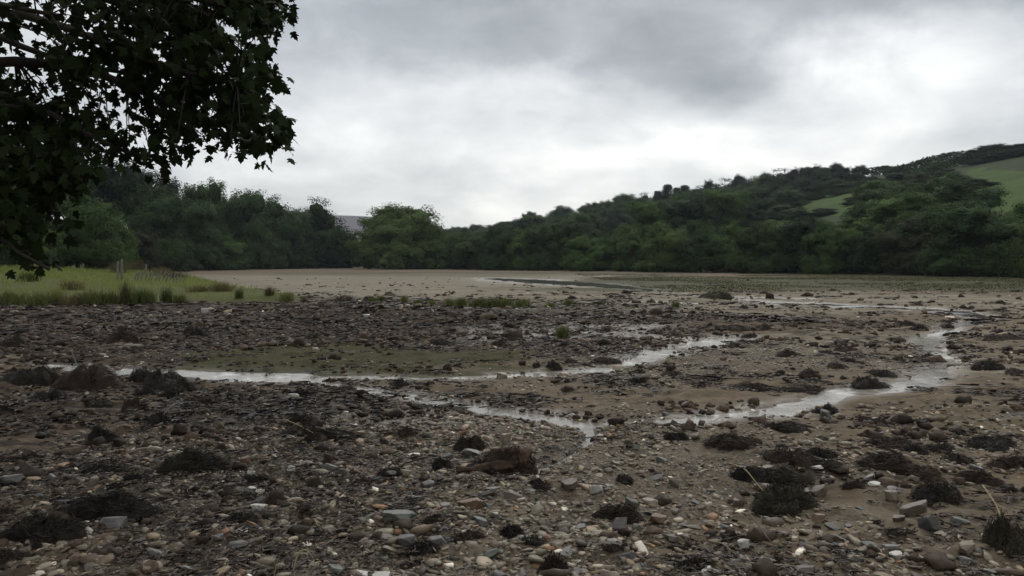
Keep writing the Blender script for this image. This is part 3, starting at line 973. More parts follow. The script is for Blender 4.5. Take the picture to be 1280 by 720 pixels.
# ------------------------------------------------------------------ shreds of weed (uncountable) as one object
mb = MB(); lvs = []
for n, r0, r1, am, size, sw in [(9000, 3.2, 12, .8, .11, .004), (8000, 9, 26, .7, .2, .008), (2600, 22, 62, .62, .5, .022)]:
    x, y, r = scatter(n, r0, r1, am, 0)
    dk = interp_mask(m_dark, x, y); gr = interp_mask(m_grass, x, y); al = interp_mask(m_algae, x, y); sd = interp_mask(GSD, x, y); pl = interp_mask(m_pale, x, y)
    pp = np.clip(.10 + .5 * dk + fbm(x / 1.6, y / 1.1, 88, 3) * 1.5, 0, 1) * (gr < .3) * (1 - .8 * al) * (1 - .45 * np.clip(pl, 0, 1)) * (sd > 1.1)
    k = rng.uniform(0, 1, n) < pp
    x, y = x[k], y[k]; n = len(x)
    ns, seg = 12, 4
    sz = size * np.exp(rng.normal(0, .45, n))
    ox = rng.normal(0, .32, (n, ns)) * sz[:, None]; oy = rng.normal(0, .25, (n, ns)) * sz[:, None]
    th = rng.uniform(0, 2 * PI, (n, ns)); cv = rng.normal(0, 1.6, (n, ns)); L = sz[:, None] * rng.uniform(.25, .7, (n, ns))
    base = height(x, y, interp_mask(GSD, x, y))
    ring = np.clip(1 - np.hypot(ox, oy) / (sz[:, None] * .8), 0, 1)
    pts = []
    for q in range(seg):
        u = q / (seg - 1) - .5
        a = th + cv * u
        pts.append(np.stack([x[:, None] + ox + np.cos(a) * L * u, y[:, None] + oy + np.sin(a) * L * u,
                             base[:, None] + sz[:, None] * .10 * ring + .008 + rng.uniform(0, .03, (n, ns)) * sz[:, None]], -1))
    pts = np.stack(pts, 2).reshape(n * ns, seg, 3)
    tg = np.gradient(pts, axis=1); rv = rng.normal(size=(n * ns, 1, 3)) + np.array([0, 0, 1.2])
    side = np.cross(tg, rv); side /= np.linalg.norm(side, axis=2)[:, :, None] + 1e-9
    wk = sw * rng.uniform(.5, 1.7, (n * ns, 1, 1)) * np.array([.5, 1, 1, .4])[None, :, None]
    VV = np.stack([pts - side * wk, pts + side * wk], 2).reshape(-1, 3)
    J = np.arange(n * ns * seg * 2).reshape(n * ns, seg, 2)
    mb.add(VV, np.stack([J[:, :-1, 0], J[:, :-1, 1], J[:, 1:, 1], J[:, 1:, 0]], -1).reshape(-1, 4))
    lvs.append(np.repeat(np.repeat(rng.uniform(0, 1, n), ns) * .7 + rng.uniform(0, .3, n * ns), seg * 2))
t = NT('weed_shreds')
n = t.noise(t.pos(), .8, 3)
f = t.m('ADD', t.m('MULTIPLY', t.attr('leafv'), .6), t.m('MULTIPLY', n, .4))
M['shreds'] = t.out(t.pbr(t.ramp(f, [(.2, (.010, .008, .006)), (.5, (.024, .017, .012)), (.72, (.045, .029, .019)), (.9, (.040, .037, .018))]), .6, .25))
me = mb.mesh('seaweed_litter', [M['shreds']])
fattr(me, 'leafv', np.concatenate(lvs))
tag(obj('seaweed_litter', me), 'loose shreds of dark seaweed littering the mud', 'seaweed', kind='stuff')

# ------------------------------------------------------------------ log, sticks, stems
x, y, z = G(617, 592)
s = F / math.hypot(x, y)          # pixels per metre there
lg = empty('driftwood_log', (x, y, z))
tag(lg, 'rotten rust-brown driftwood log lying across a small pool in the shingle', 'driftwood')
def rough_up(me, amp, k, sx=.35):
    co = np.array([q.co[:] for q in me.vertices]); nr_ = np.array([q.normal[:] for q in me.vertices])
    off = np.array([mn.fractal(Vector((q[0] * k * sx, q[1] * k, q[2] * k)), .8, 2, 5) for q in co])
    me.vertices.foreach_set('co', (co + nr_ * off[:, None] * amp).astype(np.float32).ravel()); me.update()


mb = MB()
N_ = 60
u = np.linspace(-1, 1, N_)
pts = np.stack([u * 46 / s, .03 * np.sin(u * 2.2), (7 + 3 * u) / s], -1)
rad = (7.5 + 2.5 * u + .8 * np.sin(u * 11)) / s * np.clip((1.02 - np.abs(u)) * 16, .35, 1)
mb.tube(pts, rad, 26)
me = mb.mesh('trunk', [M['log_wood']], True); rough_up(me, .022, 26)
obj('trunk', me, lg)
mb = MB()
v = np.linspace(0, 1, 30)
pts = np.stack([(45 - 42 * v) / s, .06 + .07 * v, (17 + 5 * np.sin(v * 3.0) + 1 * v) / s], -1)
mb.tube(pts, (10 - 4.5 * v + 1.0 * np.sin(v * 14)) / s * np.clip((1.03 - v) * 14, .3, 1), 22)
me = mb.mesh('branch_stub', [M['log_wood']], True); rough_up(me, .026, 24, .6)
obj('branch_stub', me, lg)
for k, (cx_, cy_, cz_, w_, h_, col_) in enumerate([(20, .10, 6, 58, 24, 'weed_rust'), (-18, .02, 0, 50, 13, 'weed_black'), (36, .0, 0, 30, 16, 'weed_rust')]):
    me = clump_mesh(w_ / s, .22, h_ / s, 77 + k, 380, .0035, M[col_])
    me.name = 'weed_cover'
    obj('weed_cover', me, lg, (cx_ / s, cy_, cz_ / s))


def stick(name, pxpts, lifts, rad, mat, label, cat):
    P_ = []
    for (a, b), l in zip(pxpts, lifts):
        x, y, z = G(a, b); P_.append((x, y, z + l))
    P_ = np.array(P_)
    k = np.linspace(0, len(P_) - 1, 12)
    Q_ = np.stack([np.interp(k, np.arange(len(P_)), P_[:, i]) for i in range(3)], -1)
    for _ in range(2): Q_[1:-1] = (Q_[:-2] + 2 * Q_[1:-1] + Q_[2:]) / 4
    base = Q_[0].copy()
    mb = MB(); mb.tube(Q_ - base, np.linspace(rad, rad * .5, 12), 6)
    o = obj(name, mb.mesh(name, [M[mat]], True), None, base)
    return tag(o, label, cat)


stick('stick', [(104, 478), (97, 472), (90, 466)], [.03, .17, .34], .011, 'stick_wood', 'dark stick poking up out of the rusty weed heap', 'stick')
stick('stick', [(358, 540), (375, 545), (392, 552)], [.12, .10, .08], .006, 'straw', 'thin pale twig lying across the long weed bank', 'stick')
stick('dead_stem', [(912, 584), (932, 604), (945, 622), (968, 638), (990, 652)], [.03, .12, .1, .06, .02], .0055, 'straw', 'long pale stem bent over the black clump and olive bed', 'stem')
stick('dead_stem', [(936, 646), (948, 668), (958, 682), (975, 694)], [.02, .06, .05, .02], .0055, 'stick_wood', 'dark twig lying among stones left of the white egg-shaped stone', 'stem')
stick('dead_stem', [(886, 680), (905, 690), (922, 700)], [.02, .05, .02], .004, 'straw', 'short pale stem on the silt near the bottom edge', 'stem')
stick('dead_stem', [(366, 724), (371, 722), (382, 718), (394, 722)], [.02, .12, .14, .09], .005, 'straw', 'yellow curved stem arching up at the bottom edge', 'stem')
stick('dead_stem', [(342, 724), (345, 722), (348, 722)], [.0, .06, .10], .004, 'straw', 'short yellow stem left of the arching one', 'stem')
stick('stick', [(1228, 640), (1245, 662), (1258, 676)], [.18, .16, .05], .007, 'straw', 'pale twig leaning down the olive weed hump', 'stick')

# ------------------------------------------------------------------ grass on the bank, rushes, reeds
def blades(x, y, z, hgt, wid, lean, seed, bend=.35):
    g = np.random.default_rng(seed); n = len(x)
    az = g.uniform(0, 2 * PI, n); le = np.abs(g.normal(0, lean, n))
    dx, dy = np.cos(az) * le, np.sin(az) * le
    fa = g.uniform(0, PI, n); sx, sy = np.cos(fa) * wid, np.sin(fa) * wid
    mid = np.stack([x + dx * hgt * .45, y + dy * hgt * .45, z + hgt * .55], -1)
    tip = np.stack([x + dx * hgt * (1 + bend), y + dy * hgt * (1 + bend), z + hgt * (1 - le * .3)], -1)
    sd = np.stack([sx, sy, 0 * sx], -1)
    b = np.stack([x, y, z], -1)
    V = np.stack([b - sd, b + sd, mid + sd * .8, mid - sd * .8, tip], 1).reshape(-1, 3)
    i = np.arange(n)[:, None] * 5
    return V, i + np.array([[0, 1, 2, 3]]), i + np.array([[3, 2, 4]])


n = 110000
x = rng.uniform(-75, -7, n); y = rng.uniform(24, 95, n)
s_ = bank_s(x, y)
k = (s_ > .0) & (x > -y * .78) & (rng.uniform(0, 1, n) < np.clip(.35 + fbm(x / 2.5, y / 2.5, 61, 3) * 1.4, .1, 1))
x, y = x[k], y[k]
z = height(x, y, np.full(x.shape, 9.0)) - .02
tall = np.clip(.5 + fbm(x / 4, y / 4, 66, 3) * 1.5, .15, 1.3)
Vb, Qb, Tb = blades(x, y, z, (.12 + .26 * tall) * rng.uniform(.6, 1.3, len(x)), .012 * np.clip(y / 35, .7, 2), .45, 5)
me = mesh_np('grass', Vb, Qb, Tb, False, [M['grass']])
fattr(me, 'leafv', np.repeat(np.clip(rng.uniform(0, 1, len(x)) * .5 + fbm(x / 6, y / 6, 69, 3) + .3, 0, 1), 5))
tag(obj('grass', me), 'rough green grass on the low bank', 'grass', kind='stuff')


n = 150000
x = rng.uniform(8, 90, n); y = rng.uniform(44, 108, n)
k = (x < y * .8) & (rng.uniform(0, 1, n) < np.clip(fbm((x + .6 * y) / 7, (y - .6 * x) / 9, 161, 5, .65) * 2.0 + .72, 0, 1)) & (interp_mask(m_algae, x, y) > .25) & (interp_mask(GSD, x, y) > 1.4)
x, y = x[k], y[k]; z = height(x, y, np.full(x.shape, 9.0))
Vb, Qb, Tb = blades(x, y, z, .055 * rng.uniform(.4, 1.7, len(x)), .028, .8, 15)
t = NT('saltmarsh_blades'); M['marsh'] = t.out(t.pbr(t.ramp(t.attr('leafv'), [(.1, (.05, .045, .022)), (.6, (.075, .078, .032)), (1, (.12, .11, .055))]), .8, .2))
me = mesh_np('saltmarsh_grass', Vb, Qb, Tb, False, [M['marsh']])
fattr(me, 'leafv', np.repeat(rng.uniform(0, 1, len(x)), 5))
tag(obj('saltmarsh_grass', me), 'thin olive saltmarsh grass along the far shore', 'grass', kind='stuff')


def tuft_mesh(w, h, n, seed, mat, lean=.22):
    g = np.random.default_rng(seed)
    x = np.clip(g.normal(0, w * .19, n), -w * .4, w * .4); y = np.clip(g.normal(0, w * .19, n), -w * .4, w * .4)
    V, Q, T = blades(x, y, np.full(n, -.03), h * g.uniform(.5, 1.05, n), .010, lean, seed, .2)
    me = mesh_np('rush_tuft', V, Q, T, False, [mat])
    fattr(me, 'leafv', np.repeat(g.uniform(0, 1, n), 5))
    return me


RUSH_V = [tuft_mesh(.9, 1.0, 260, 900 + i, M['rush']) for i in range(4)]
RUSH_B = [tuft_mesh(.9, 1.0, 240, 950 + i, M['rush_brown'], .3) for i in range(2)]
RUSH_ITEMS = []


def rush(px, py, wpx, hpx, label=None, brown=False, grp='rush tufts along the bank edge'):
    x, y, z = G(px, py); d = math.hypot(x, y)
    o = obj('rush_tuft', R.choice(RUSH_B if brown else RUSH_V), None, (x, y, z), R.uniform(0, 6))
    w = wpx / F * d; h = hpx / F * d
    o.scale = (w / .75, w / .75, h / .95)
    tag(o, label, 'rushes', grp)
    if not label:
        RUSH_ITEMS.append((o, f'{"brown" if brown else "green"} {"tall" if hpx > 17 else "short"} rush tuft', px, py))
    return o


rush(703, 422, 20, 17, 'lone green rush tuft growing out of the bare dark mud')
rush(562, 383, 15, 12); rush(577, 383, 14, 14, 'narrow green rush tuft just left of the broad row of rushes')
rush(598, 384, 20, 13); rush(615, 384, 26, 14, 'densest green rush tuft in the middle of the broad row'); rush(632, 384, 20, 13); rush(653, 384, 22, 13, 'green rush tuft ending the broad row on its right')
rush(688, 384, 12, 8); rush(710, 383, 13, 12, 'small green rush tuft alone right of the broad row'); rush(747, 381, 12, 8); rush(845, 385, 10, 12, 'lone small rush tuft below the grassy mound')
rush(477, 377, 12, 9); rush(505, 378, 9, 9); rush(522, 380, 13, 7); rush(540, 381, 10, 7)
for px, py, w, h, b in [(12, 381, 40, 20, 0), (50, 381, 26, 17, 0), (72, 380, 20, 18, 0), (95, 381, 26, 16, 1), (118, 381, 34, 20, 0), (140, 379, 22, 16, 0), (157, 380, 12, 32, 1), (170, 380, 30, 22, 0), (186, 379, 20, 18, 0),
                        (208, 378, 14, 22, 0), (225, 378, 16, 13, 0), (250, 364, 30, 9, 1), (278, 372, 24, 14, 1), (299, 376, 10, 14, 0), (337, 375, 12, 13, 1), (358, 377, 18, 14, 0), (380, 377, 10, 8, 1), (430, 376, 22, 10, 1), (465, 378, 10, 8, 0),
                        (120, 335, 30, 18, 1), (135, 337, 26, 16, 1), (165, 340, 26, 16, 1), (105, 332, 20, 14, 1), (150, 341, 22, 14, 1), (200, 345, 24, 12, 1), (220, 348, 20, 11, 1), (35, 350, 22, 12, 0), (90, 356, 24, 12, 1), (-30, 380, 34, 20, 0), (-70, 381, 40, 20, 0)]:
    rush(px, py, w, h, None, bool(b))
FAR_ANCHORS = [(157, 352, 'the tall fence post pair'), (195, 346, 'the leaning fence stakes'), (340, 374, 'the tip of the grass bank'), (80, 378, 'the left part of the bank edge'), (615, 380, 'the broad row of rushes'), (170, 378, 'the tallest bank rushes'),
               (500, 376, 'the sparse grass strip'), (20, 380, 'the left frame edge')]
auto_labels(RUSH_ITEMS, FAR_ANCHORS)

# ------------------------------------------------------------------ fence
def post_mesh(h, r, lx=0, ly=0, seed=0):
    mb = MB(); g = random.Random(seed)
    pts = [(lx * u * h + g.uniform(-.01, .01), ly * u * h, -.2 + (h + .2) * u) for u in (0, .3, .6, .9, 1)]
    mb.tube(pts, [r, r * .97, r * .95, r * .9, r * .7], 8)
    return mb.mesh('fence_post', [M['old_wood']], True)


for k, (px, py, hp, lx, lab) in enumerate([(115, 331, 15, .02, 'grey fence post standing alone at the edge of the brown reeds'), (146, 350, 22, .08, 'slimmer leaning post of the tall weathered pair on the bank'),
                                           (152, 351, 24, .03, 'straighter, taller post of the weathered pair on the bank'), (183, 346, 14, .0, 'short fence post between the tall pair and the leaning stakes'), (26, 336, 16, .05, 'weathered fence post in the grass under the hanging leaves')]):
    x, y, z = G(px, py); d = math.hypot(x, y)
    if d > 90: d = 62; x, y = (px - 640) / F * d, d * .86; z = hz(x, y)
    o = obj('fence_post', post_mesh(hp / F * d, .075, lx, 0, k), None, (x, y, z))
    tag(o, lab, 'fence post')
stk = []
for k in range(15):
    u = k / 14
    x, y, z = G(166 + 62 * u, 352 + 1.0 * u)
    stk.append((x, y, z))
fr = empty('stake_fence', stk[7])
tag(fr, 'low row of pale leaning stakes with wire along the bank', 'fence')
tops = []
for k, p in enumerate(stk):
    d = math.hypot(p[0], p[1]); h = (11.5 + R.uniform(-1.5, 1.5)) / F * d
    lx = .38 + R.uniform(-.1, .12)
    o = obj('post', post_mesh(h, .05, lx, .05, 40 + k), fr)
    o.location = Vector(p) - Vector(stk[7])
    tops.append(np.array(o.location) + np.array([lx * h * .75, .05 * h * .75, h * .75]))
mb = MB(); mb.tube(np.array(tops), .006, 4)
obj('wire', mb.mesh('wire', [M['old_wood']]), fr)


# ------------------------------------------------------------------ trees
def crown_mesh(kind, seed, mat, n_leaf=6500):
    """unit crown: width 1, height 1, standing on z = 0"""
    g = np.random.default_rng(seed)
    C = []; S = []
    if kind == 'conifer':
        for k in range(120):
            u = g.uniform(.05, 1) ; a = g.uniform(0, 2 * PI)
            rad = (1 - u) ** .85 * .46 * g.uniform(.35, 1.05)
            C.append((np.cos(a) * rad, np.sin(a) * rad, u * .97 - rad * .12)); S.append((.055, .055, .02))
    elif kind == 'pine':
        for k in range(70):
            a = g.uniform(0, 2 * PI); rad = .46 * math.sqrt(g.uniform(0, 1)); zz = .25 + .72 * g.uniform(0, 1) * (1 - (rad / .55) ** 2)
            C.append((np.cos(a) * rad, np.sin(a) * rad, zz)); S.append((.075, .075, .035))
    else:
        low = {'bushy': .02, 'round': .16, 'tall': .12, 'ash': .05}[kind]
        nl = {'bushy': 10, 'round': 12, 'tall': 11, 'ash': 14}[kind]
        lob = []
        for k in range(nl):
            a = 2 * PI * k / nl * 2.4 + g.uniform(-.5, .5); zz = low + (1 - low) * g.uniform(.18, .84)
            prof = math.sin(PI * min(1, max(.02, (zz - low) / (1 - low)) ** .8)) ** .6
            rad = .31 * prof * g.uniform(.5, 1.15)
            lob.append((np.cos(a) * rad, np.sin(a) * rad, zz, g.uniform(.10, .25)))
        lob.append((g.uniform(-.08, .08), g.uniform(-.08, .08), .82, .17))
        if kind == 'ash':
            lob += [(-.12, 0, .84, .17), (-.2, .05, .7, .2), (-.1, -.1, .6, .24), (.2, .03, .80, .16), (.22, 0, .62, .22), (.02, 0, .66, .22), (-.28, 0, .38, .24), (.28, 0, .4, .24), (.0, -.2, .3, .26), (0, .2, .5, .26), (0, -.15, .55, .24)]
        if kind in ('bushy', 'ash'):
            for k in range(7):
                a = 2 * PI * k / 7 + g.uniform(-.3, .3); lob.append((np.cos(a) * .27, np.sin(a) * .27, g.uniform(.12, .24), g.uniform(.16, .22)))
        for (lx, ly, lz, lr) in lob:
            for q in range(int(16 * (lr / .2) ** 2)):
                v = g.normal(size=3); v /= np.linalg.norm(v)
                v[2] = v[2] * .85 + .15
                rr_ = lr * (g.uniform(.66, 1.06) + .14 * mn.noise(Vector(v * 2.0) + Vector((lx * 30, ly * 30, lz * 30))))
                p = np.array([lx, ly, lz]) + v * rr_
                p[2] = min(max(p[2], low), .975)
                C.append(p); S.append((.042, .042, .032))
    C = np.array(C); S = np.array(S)
    ci = g.integers(0, len(C), n_leaf)
    P_ = C[ci] + np.clip(g.normal(size=(n_leaf, 3)), -1.7, 1.7) * S[ci]
    P_[:, 2] = np.maximum(P_[:, 2], .0)
    nrm = P_ - np.array([0, 0, .45]); nrm /= np.linalg.norm(nrm, axis=1)[:, None] + 1e-6
    cn_ = P_ - C[ci]; cn_ /= np.linalg.norm(cn_, axis=1)[:, None] + 1e-6
    nrm = nrm * .8 + cn_ * .5 + g.normal(0, .32, (n_leaf, 3)) + np.array([0, 0, .35])
    nrm /= np.linalg.norm(nrm, axis=1)[:, None]
    rv = g.normal(size=(n_leaf, 3)); u = np.cross(nrm, rv); u /= np.linalg.norm(u, axis=1)[:, None] + 1e-6; v = np.cross(nrm, u)
    sz = {'conifer': .02, 'pine': .022, 'ash': .0125}.get(kind, .0135) * g.uniform(.6, 1.4, (n_leaf, 1))
    V = np.stack([P_ - u * sz, P_ - v * sz * .6, P_ + u * sz, P_ + v * sz * .6], 1).reshape(-1, 3)
    Q = np.arange(n_leaf * 4).reshape(-1, 4)
    cv = g.uniform(0, 1, len(C))
    lv = np.repeat(np.clip(cv[ci] * .55 + g.uniform(0, .2, n_leaf) + .12, 0, 1), 4)
    mb = MB(); mb.add(V, Q)
    if kind not in ('conifer', 'pine'):          # solid filler core of each bough, toned dark for the shade inside
        for k, (lx, ly, lz, lr) in enumerate(lob):
            Vd, T = ICO[3]
            rad = np.array([.56 + .34 * mn.fractal(Vector(v * 2.2) + Vector((k * 2.7, seed % 91, 0)), .9, 2.0, 3) for v in Vd])
            W = Vd * rad[:, None] * lr + np.array([lx, ly, lz]); W[:, 2] = np.clip(W[:, 2], 0.0, .96)
            mb.add(W, None, T); lv = np.concatenate([lv, np.full(len(W), .1)])
    me = mb.mesh('crown', [mat])
    fattr(me, 'leafv', lv)
    return me


def trunk_mesh(kind, seed):
    g = random.Random(seed); mb = MB()
    top = {'conifer': .97, 'pine': .85, 'bushy': .6, 'round': .7, 'tall': .75, 'ash': .7}[kind]
    r0 = .022 if kind != 'ash' else .028
    us = np.linspace(0, 1, 7)
    pts = np.array([(g.uniform(-.012, .012), g.uniform(-.012, .012), -.03 + (top + .03) * u) for u in us])
    mb.tube(pts, r0 * (1.15 - u_) if False else r0 * (1.1 - .85 * us), 7)
    if kind != 'conifer':
        for k in range(8):
            z0 = top * g.uniform(.3, .85); a = g.uniform(0, 2 * PI); L = g.uniform(.18, .34)
            p0 = np.array([0, 0, z0]); p1 = p0 + np.array([math.cos(a) * L, math.sin(a) * L, L * g.uniform(.4, .9)])
            mid = (p0 + p1) / 2 + np.array([0, 0, -.02])
            mb.tube([p0, mid, p1], [r0 * .45, r0 * .3, r0 * .12], 5)
    return mb.mesh('trunk', [M['far_bark']], True)


CROWN = {}; TRUNK = {}
for kind in ('bushy', 'round', 'tall', 'conifer', 'pine', 'ash'):
    TRUNK[kind] = [trunk_mesh(kind, i) for i in range(2)]
def crown(kind, tone):
    k = (kind, tone)
    if k not in CROWN:
        nl = 52000 if kind == 'ash' else (5000 if kind in ('conifer', 'pine') else 23000)
        CROWN[k] = [crown_mesh(kind, 1300 + 17 * i + hash_s(kind + tone), M['leaf_' + tone], nl) for i in range(1 if kind == 'ash' else 3)]
    return R.choice(CROWN[k])


def hash_s(s): return sum(ord(c) * (i + 3) for i, c in enumerate(s)) % 5000


TREE_ITEMS = []
TONEW = {'dark': 'dark green', 'mid': 'mid green', 'light': 'pale green', 'brown': 'brownish green', 'blue': 'blackish green'}
KINDW = {'bushy': 'bushy tree', 'round': 'round-headed tree', 'tall': 'tall tree', 'conifer': 'pointed conifer', 'pine': 'flat-topped pine', 'ash': 'tree'}
NAMEW = {'bushy': 'bushy_tree', 'round': 'broadleaf_tree', 'tall': 'broadleaf_tree', 'conifer': 'conifer_tree', 'pine': 'pine_tree', 'ash': 'broadleaf_tree'}


def tree_xy(px, t):
    d0 = np.interp(px, AZ, D0); d1 = np.interp(px, AZ, D1)
    r = d0 + t * (d1 - d0); a = math.atan((px - 640) / F)
    x, y = r * math.sin(a), r * math.cos(a)
    return x, y, float(base_z(np.array([x]), np.array([y]))[0]), r


def tree(px, t, top=None, wpx=None, kind='round', tone='dark', label=None, h=None, w=None, group=None):
    x, y, z, r = tree_xy(px, t)
    dep = y * math.cos(PITCH)
    if top is not None: h = (HOR - top) / F * dep + CZ - z
    if wpx is not None: w = wpx / F * dep
    h = max(h, 2.0)
    o = empty(NAMEW[kind], (x, y, z - .15), R.uniform(-.5, .5) if kind == 'ash' else R.uniform(0, 6.28))
    tr = obj('trunk', R.choice(TRUNK[kind]), o); cr = obj('crown', crown(kind, tone), o)
    for c_ in (tr, cr): c_.scale = (w * 1.08, w * 1.08, h)
    grp = group or ('trees on the right hillside' if px > 560 else 'trees of the left wood')
    tag(o, label, 'tree', grp)
    if not label:
        p = proj(x, y, z + h * .6)
        TREE_ITEMS.append((o, f'{TONEW[tone]} {KINDW[kind]}', p[0], p[1]))
    return o


# the wood at left and the middle trees
tree(500, -.06, 253, 112, 'ash', 'light', 'big pale green double-headed tree alone in the middle distance')
tree(438, -.03, 288, 46, 'bushy', 'mid', 'low mid-green bush left of the big double-headed tree')
tree(546, -.03, 300, 36, 'bushy', 'mid', 'bushy green tree against the right side of the double-headed tree')
tree(585, -.02, 293, 50, 'round', 'light', 'small yellow-green round tree right of the double-headed tree')
tree(622, -.02, 283, 46, 'bushy', 'dark', 'dark bush right of the small yellow-green tree')
tree(396, .0, 247, 88, 'bushy', 'dark', 'dark rounded tree ending the left wood on its right')
tree(346, .02, 245, 78, 'bushy', 'dark', 'dark tree left of the rounded end tree of the left wood')
tree(305, .02, 234, 78, 'bushy', 'dark', 'tall dark tree in the middle of the left wood')
tree(268, .1, 219, 68, 'round', 'mid', 'green tree with a pale open top above the left wood')
tree(222, .16, 221, 56, 'round', 'blue', 'blackish round treetop between the hanging leaves and open top')
tree(162, .12, 203, 112, 'round', 'dark', 'large dark tree half behind the hanging sycamore leaves')
tree(195, .02, 232, 90, 'bushy', 'dark'); tree(245, .02, 246, 76, 'bushy', 'dark'); tree(140, -.02, 262, 64, 'bushy', 'mid')
tree(98, -.12, 224, 112, 'bushy', 'mid', 'rounded lighter green tree at the bank behind the hanging boughs')
tree(40, -.1, 230, 100, 'bushy', 'mid'); tree(-30, -.1, 220, 110, 'round', 'dark'); tree(-120, -.1, 215, 120, 'round', 'dark'); tree(-230, -.1, 210, 130, 'bushy', 'mid')
tree(30, .2, 195, 110, 'round', 'dark'); tree(-80, .2, 190, 120, 'round', 'dark'); tree(90, .25, 205, 90, 'round', 'dark'); tree(-200, .2, 190, 130, 'round', 'dark'); tree(-330, 0, 205, 140, 'round', 'dark')
tree(172, -.04, 285, 60, 'bushy', 'brown', 'low brownish bush above the leaning stakes'); tree(210, -.01, 290, 60, 'bushy', 'dark'); tree(280, .0, 292, 64, 'bushy', 'mid'); tree(330, .0, 285, 60, 'bushy', 'dark'); tree(372, -.01, 296, 46, 'bushy', 'dark')
tree(420, .0, 300, 36, 'bushy', 'dark'); tree(290, .18, 245, 70, 'round', 'dark'); tree(335, .16, 252, 60, 'round', 'dark'); tree(375, .12, 262, 60, 'round', 'dark')
tree(470, -.02, 300, 40, 'bushy', 'dark'); tree(520, .0, 290, 60, 'bushy', 'dark'); tree(405, .02, 262, 50, 'round', 'dark'); tree(250, .2, 238, 60, 'round', 'dark')

# the skyline wood, from the dip up to the conifers
for px, tp, w, kd, tn in [(576, 283, 26, 'bushy', 'dark'), (594, 280, 30, 'round', 'dark'), (614, 281, 32, 'bushy', 'dark'), (634, 277, 34, 'round', 'blue'), (660, 264, 34, 'round', 'dark'), (684, 268, 32, 'bushy', 'mid'), (710, 257, 44, 'round', 'blue'),
                          (735, 257, 36, 'bushy', 'dark'), (755, 250, 36, 'bushy', 'brown'), (780, 243, 46, 'round', 'dark'), (806, 241, 40, 'bushy', 'dark'), (825, 240, 36, 'bushy', 'blue'), (876, 232, 40, 'bushy', 'dark'), (698, 266, 30, 'bushy', 'dark'), (645, 274, 30, 'bushy', 'mid')]:
    tree(px, .82, tp, w, kd, tn)
for px, tp, w, tn in [(610, 288, 40, 'mid'), (650, 280, 46, 'dark'), (695, 274, 50, 'mid'), (740, 266, 54, 'dark'), (785, 258, 56, 'dark'), (830, 252, 52, 'mid'), (765, 272, 50, 'brown'), (720, 280, 52, 'dark'), (670, 288, 46, 'dark'), (810, 272, 56, 'dark'), (850, 266, 60, 'dark')]:
    tree(px, .5 + R.uniform(-.1, .12), tp, w, R.choice(['round', 'bushy']), tn)
# landmarks on the right hillside
for px, tp, w in [(822, 238, 40), (834, 230, 44), (845, 234, 38), (855, 231, 44), (868, 236, 42)]:
    tree(px, .78, tp, w, 'conifer', 'blue', group='conifers on the hillside skyline')
for i, (px, tp, w) in enumerate([(886, 226, 28), (905, 219, 30), (922, 216, 28), (940, 219, 30), (957, 214, 28), (974, 211, 30), (992, 209, 30), (1008, 207, 28), (1022, 206, 28)]):
    tree(px, .88, tp + (i * 7 % 5) - 2, w * (1.0 + .25 * (i % 3)), 'pine' if i % 2 else 'bushy', 'blue', group='pines along the hillside skyline')
for px, tp, w in [(895, 232, 40), (930, 228, 44), (968, 224, 44), (1002, 220, 40)]:
    tree(px, .84, tp, w, 'bushy', 'blue')
tree(1046, .84, 203, 40, 'bushy', 'blue', 'blackish round tree standing highest in the skyline pine belt')
tree(1072, .84, 206, 36, 'bushy', 'blue', 'blackish tree ending the skyline pine belt on its right')
tree(1030, .8, 211, 36, 'bushy', 'dark')
for px, t_, tp, w in [(1010, .72, 224, 40), (1050, .72, 224, 44), (1080, .74, 226, 40), (1090, .6, 236, 44), (900, .6, 236, 50), (940, .66, 232, 46), (1066, .5, 246, 34), (955, .5, 248, 34), (1000, .42, 258, 44), (1030, .42, 260, 44), (975, .46, 254, 36), (940, .4, 258, 40), (880, .68, 236, 44)]:
    tree(px, t_, tp, w, 'bushy', 'dark')
for px, tp, w in [(1198, 196, 30), (1214, 187, 34), (1232, 181, 36), (1250, 179, 36), (1268, 180, 36), (1290, 178, 44), (1325, 180, 50), (1375, 182, 50)]:
    tree(px, .95, tp, w, 'bushy', 'blue', group='hilltop copse at the right')
for px, tp, w in [(1222, 203, 40), (1262, 197, 44), (1240, 196, 40), (1285, 196, 44), (1320, 198, 50), (1370, 198, 56)]:
    tree(px, .84, tp, w, 'bushy', 'blue', group='hilltop copse at the right')
tree(1226, .5, 228, 36, 'bushy', 'dark', 'small dark tree at the near corner of the bright hilltop field')
tree(985, .62, 233, 54, 'bushy', 'dark', 'dark rounded bush standing in the green hillside field')
tree(910, .40, 236, 82, 'bushy', 'dark', 'large dark spreading tree above the field corner on the hillside')
tree(870, .42, 248, 66, 'bushy', 'dark')
for px, t_, tp, w in [(1104, .62, 224, 44), (1136, .6, 226, 46), (1166, .64, 221, 46), (1192, .68, 214, 44), (1212, .6, 222, 36), (1120, .42, 242, 50), (1175, .4, 236, 54), (1090, .7, 220, 36), (1150, .78, 215, 40), (1180, .82, 210, 40), (1120, .8, 216, 40)]:
    tree(px, t_ - .12, tp, w * .82, 'bushy', ('dark', 'mid', 'brown', 'dark')[px % 4])
tree(1205, .12, 226, 100, 'bushy', 'dark', 'broad dark oak rising left of the bright hilltop field')
tree(1140, .2, 232, 78, 'bushy', 'dark', 'tall dark tree left of the broad dark oak')
tree(1086, .26, 246, 62, 'bushy', 'mid'); tree(1262, .02, 262, 66, 'bushy', 'mid'); tree(1300, .03, 245, 80, 'round', 'mid'); tree(1350, .02, 250, 90, 'bushy', 'dark'); tree(1420, .02, 240, 90, 'round', 'mid')
tree(960, .0, 275, 66, 'bushy', 'light', 'pale green shrub tree at the foot of the hillside field'); tree(1055, .03, 272, 84, 'round', 'mid')
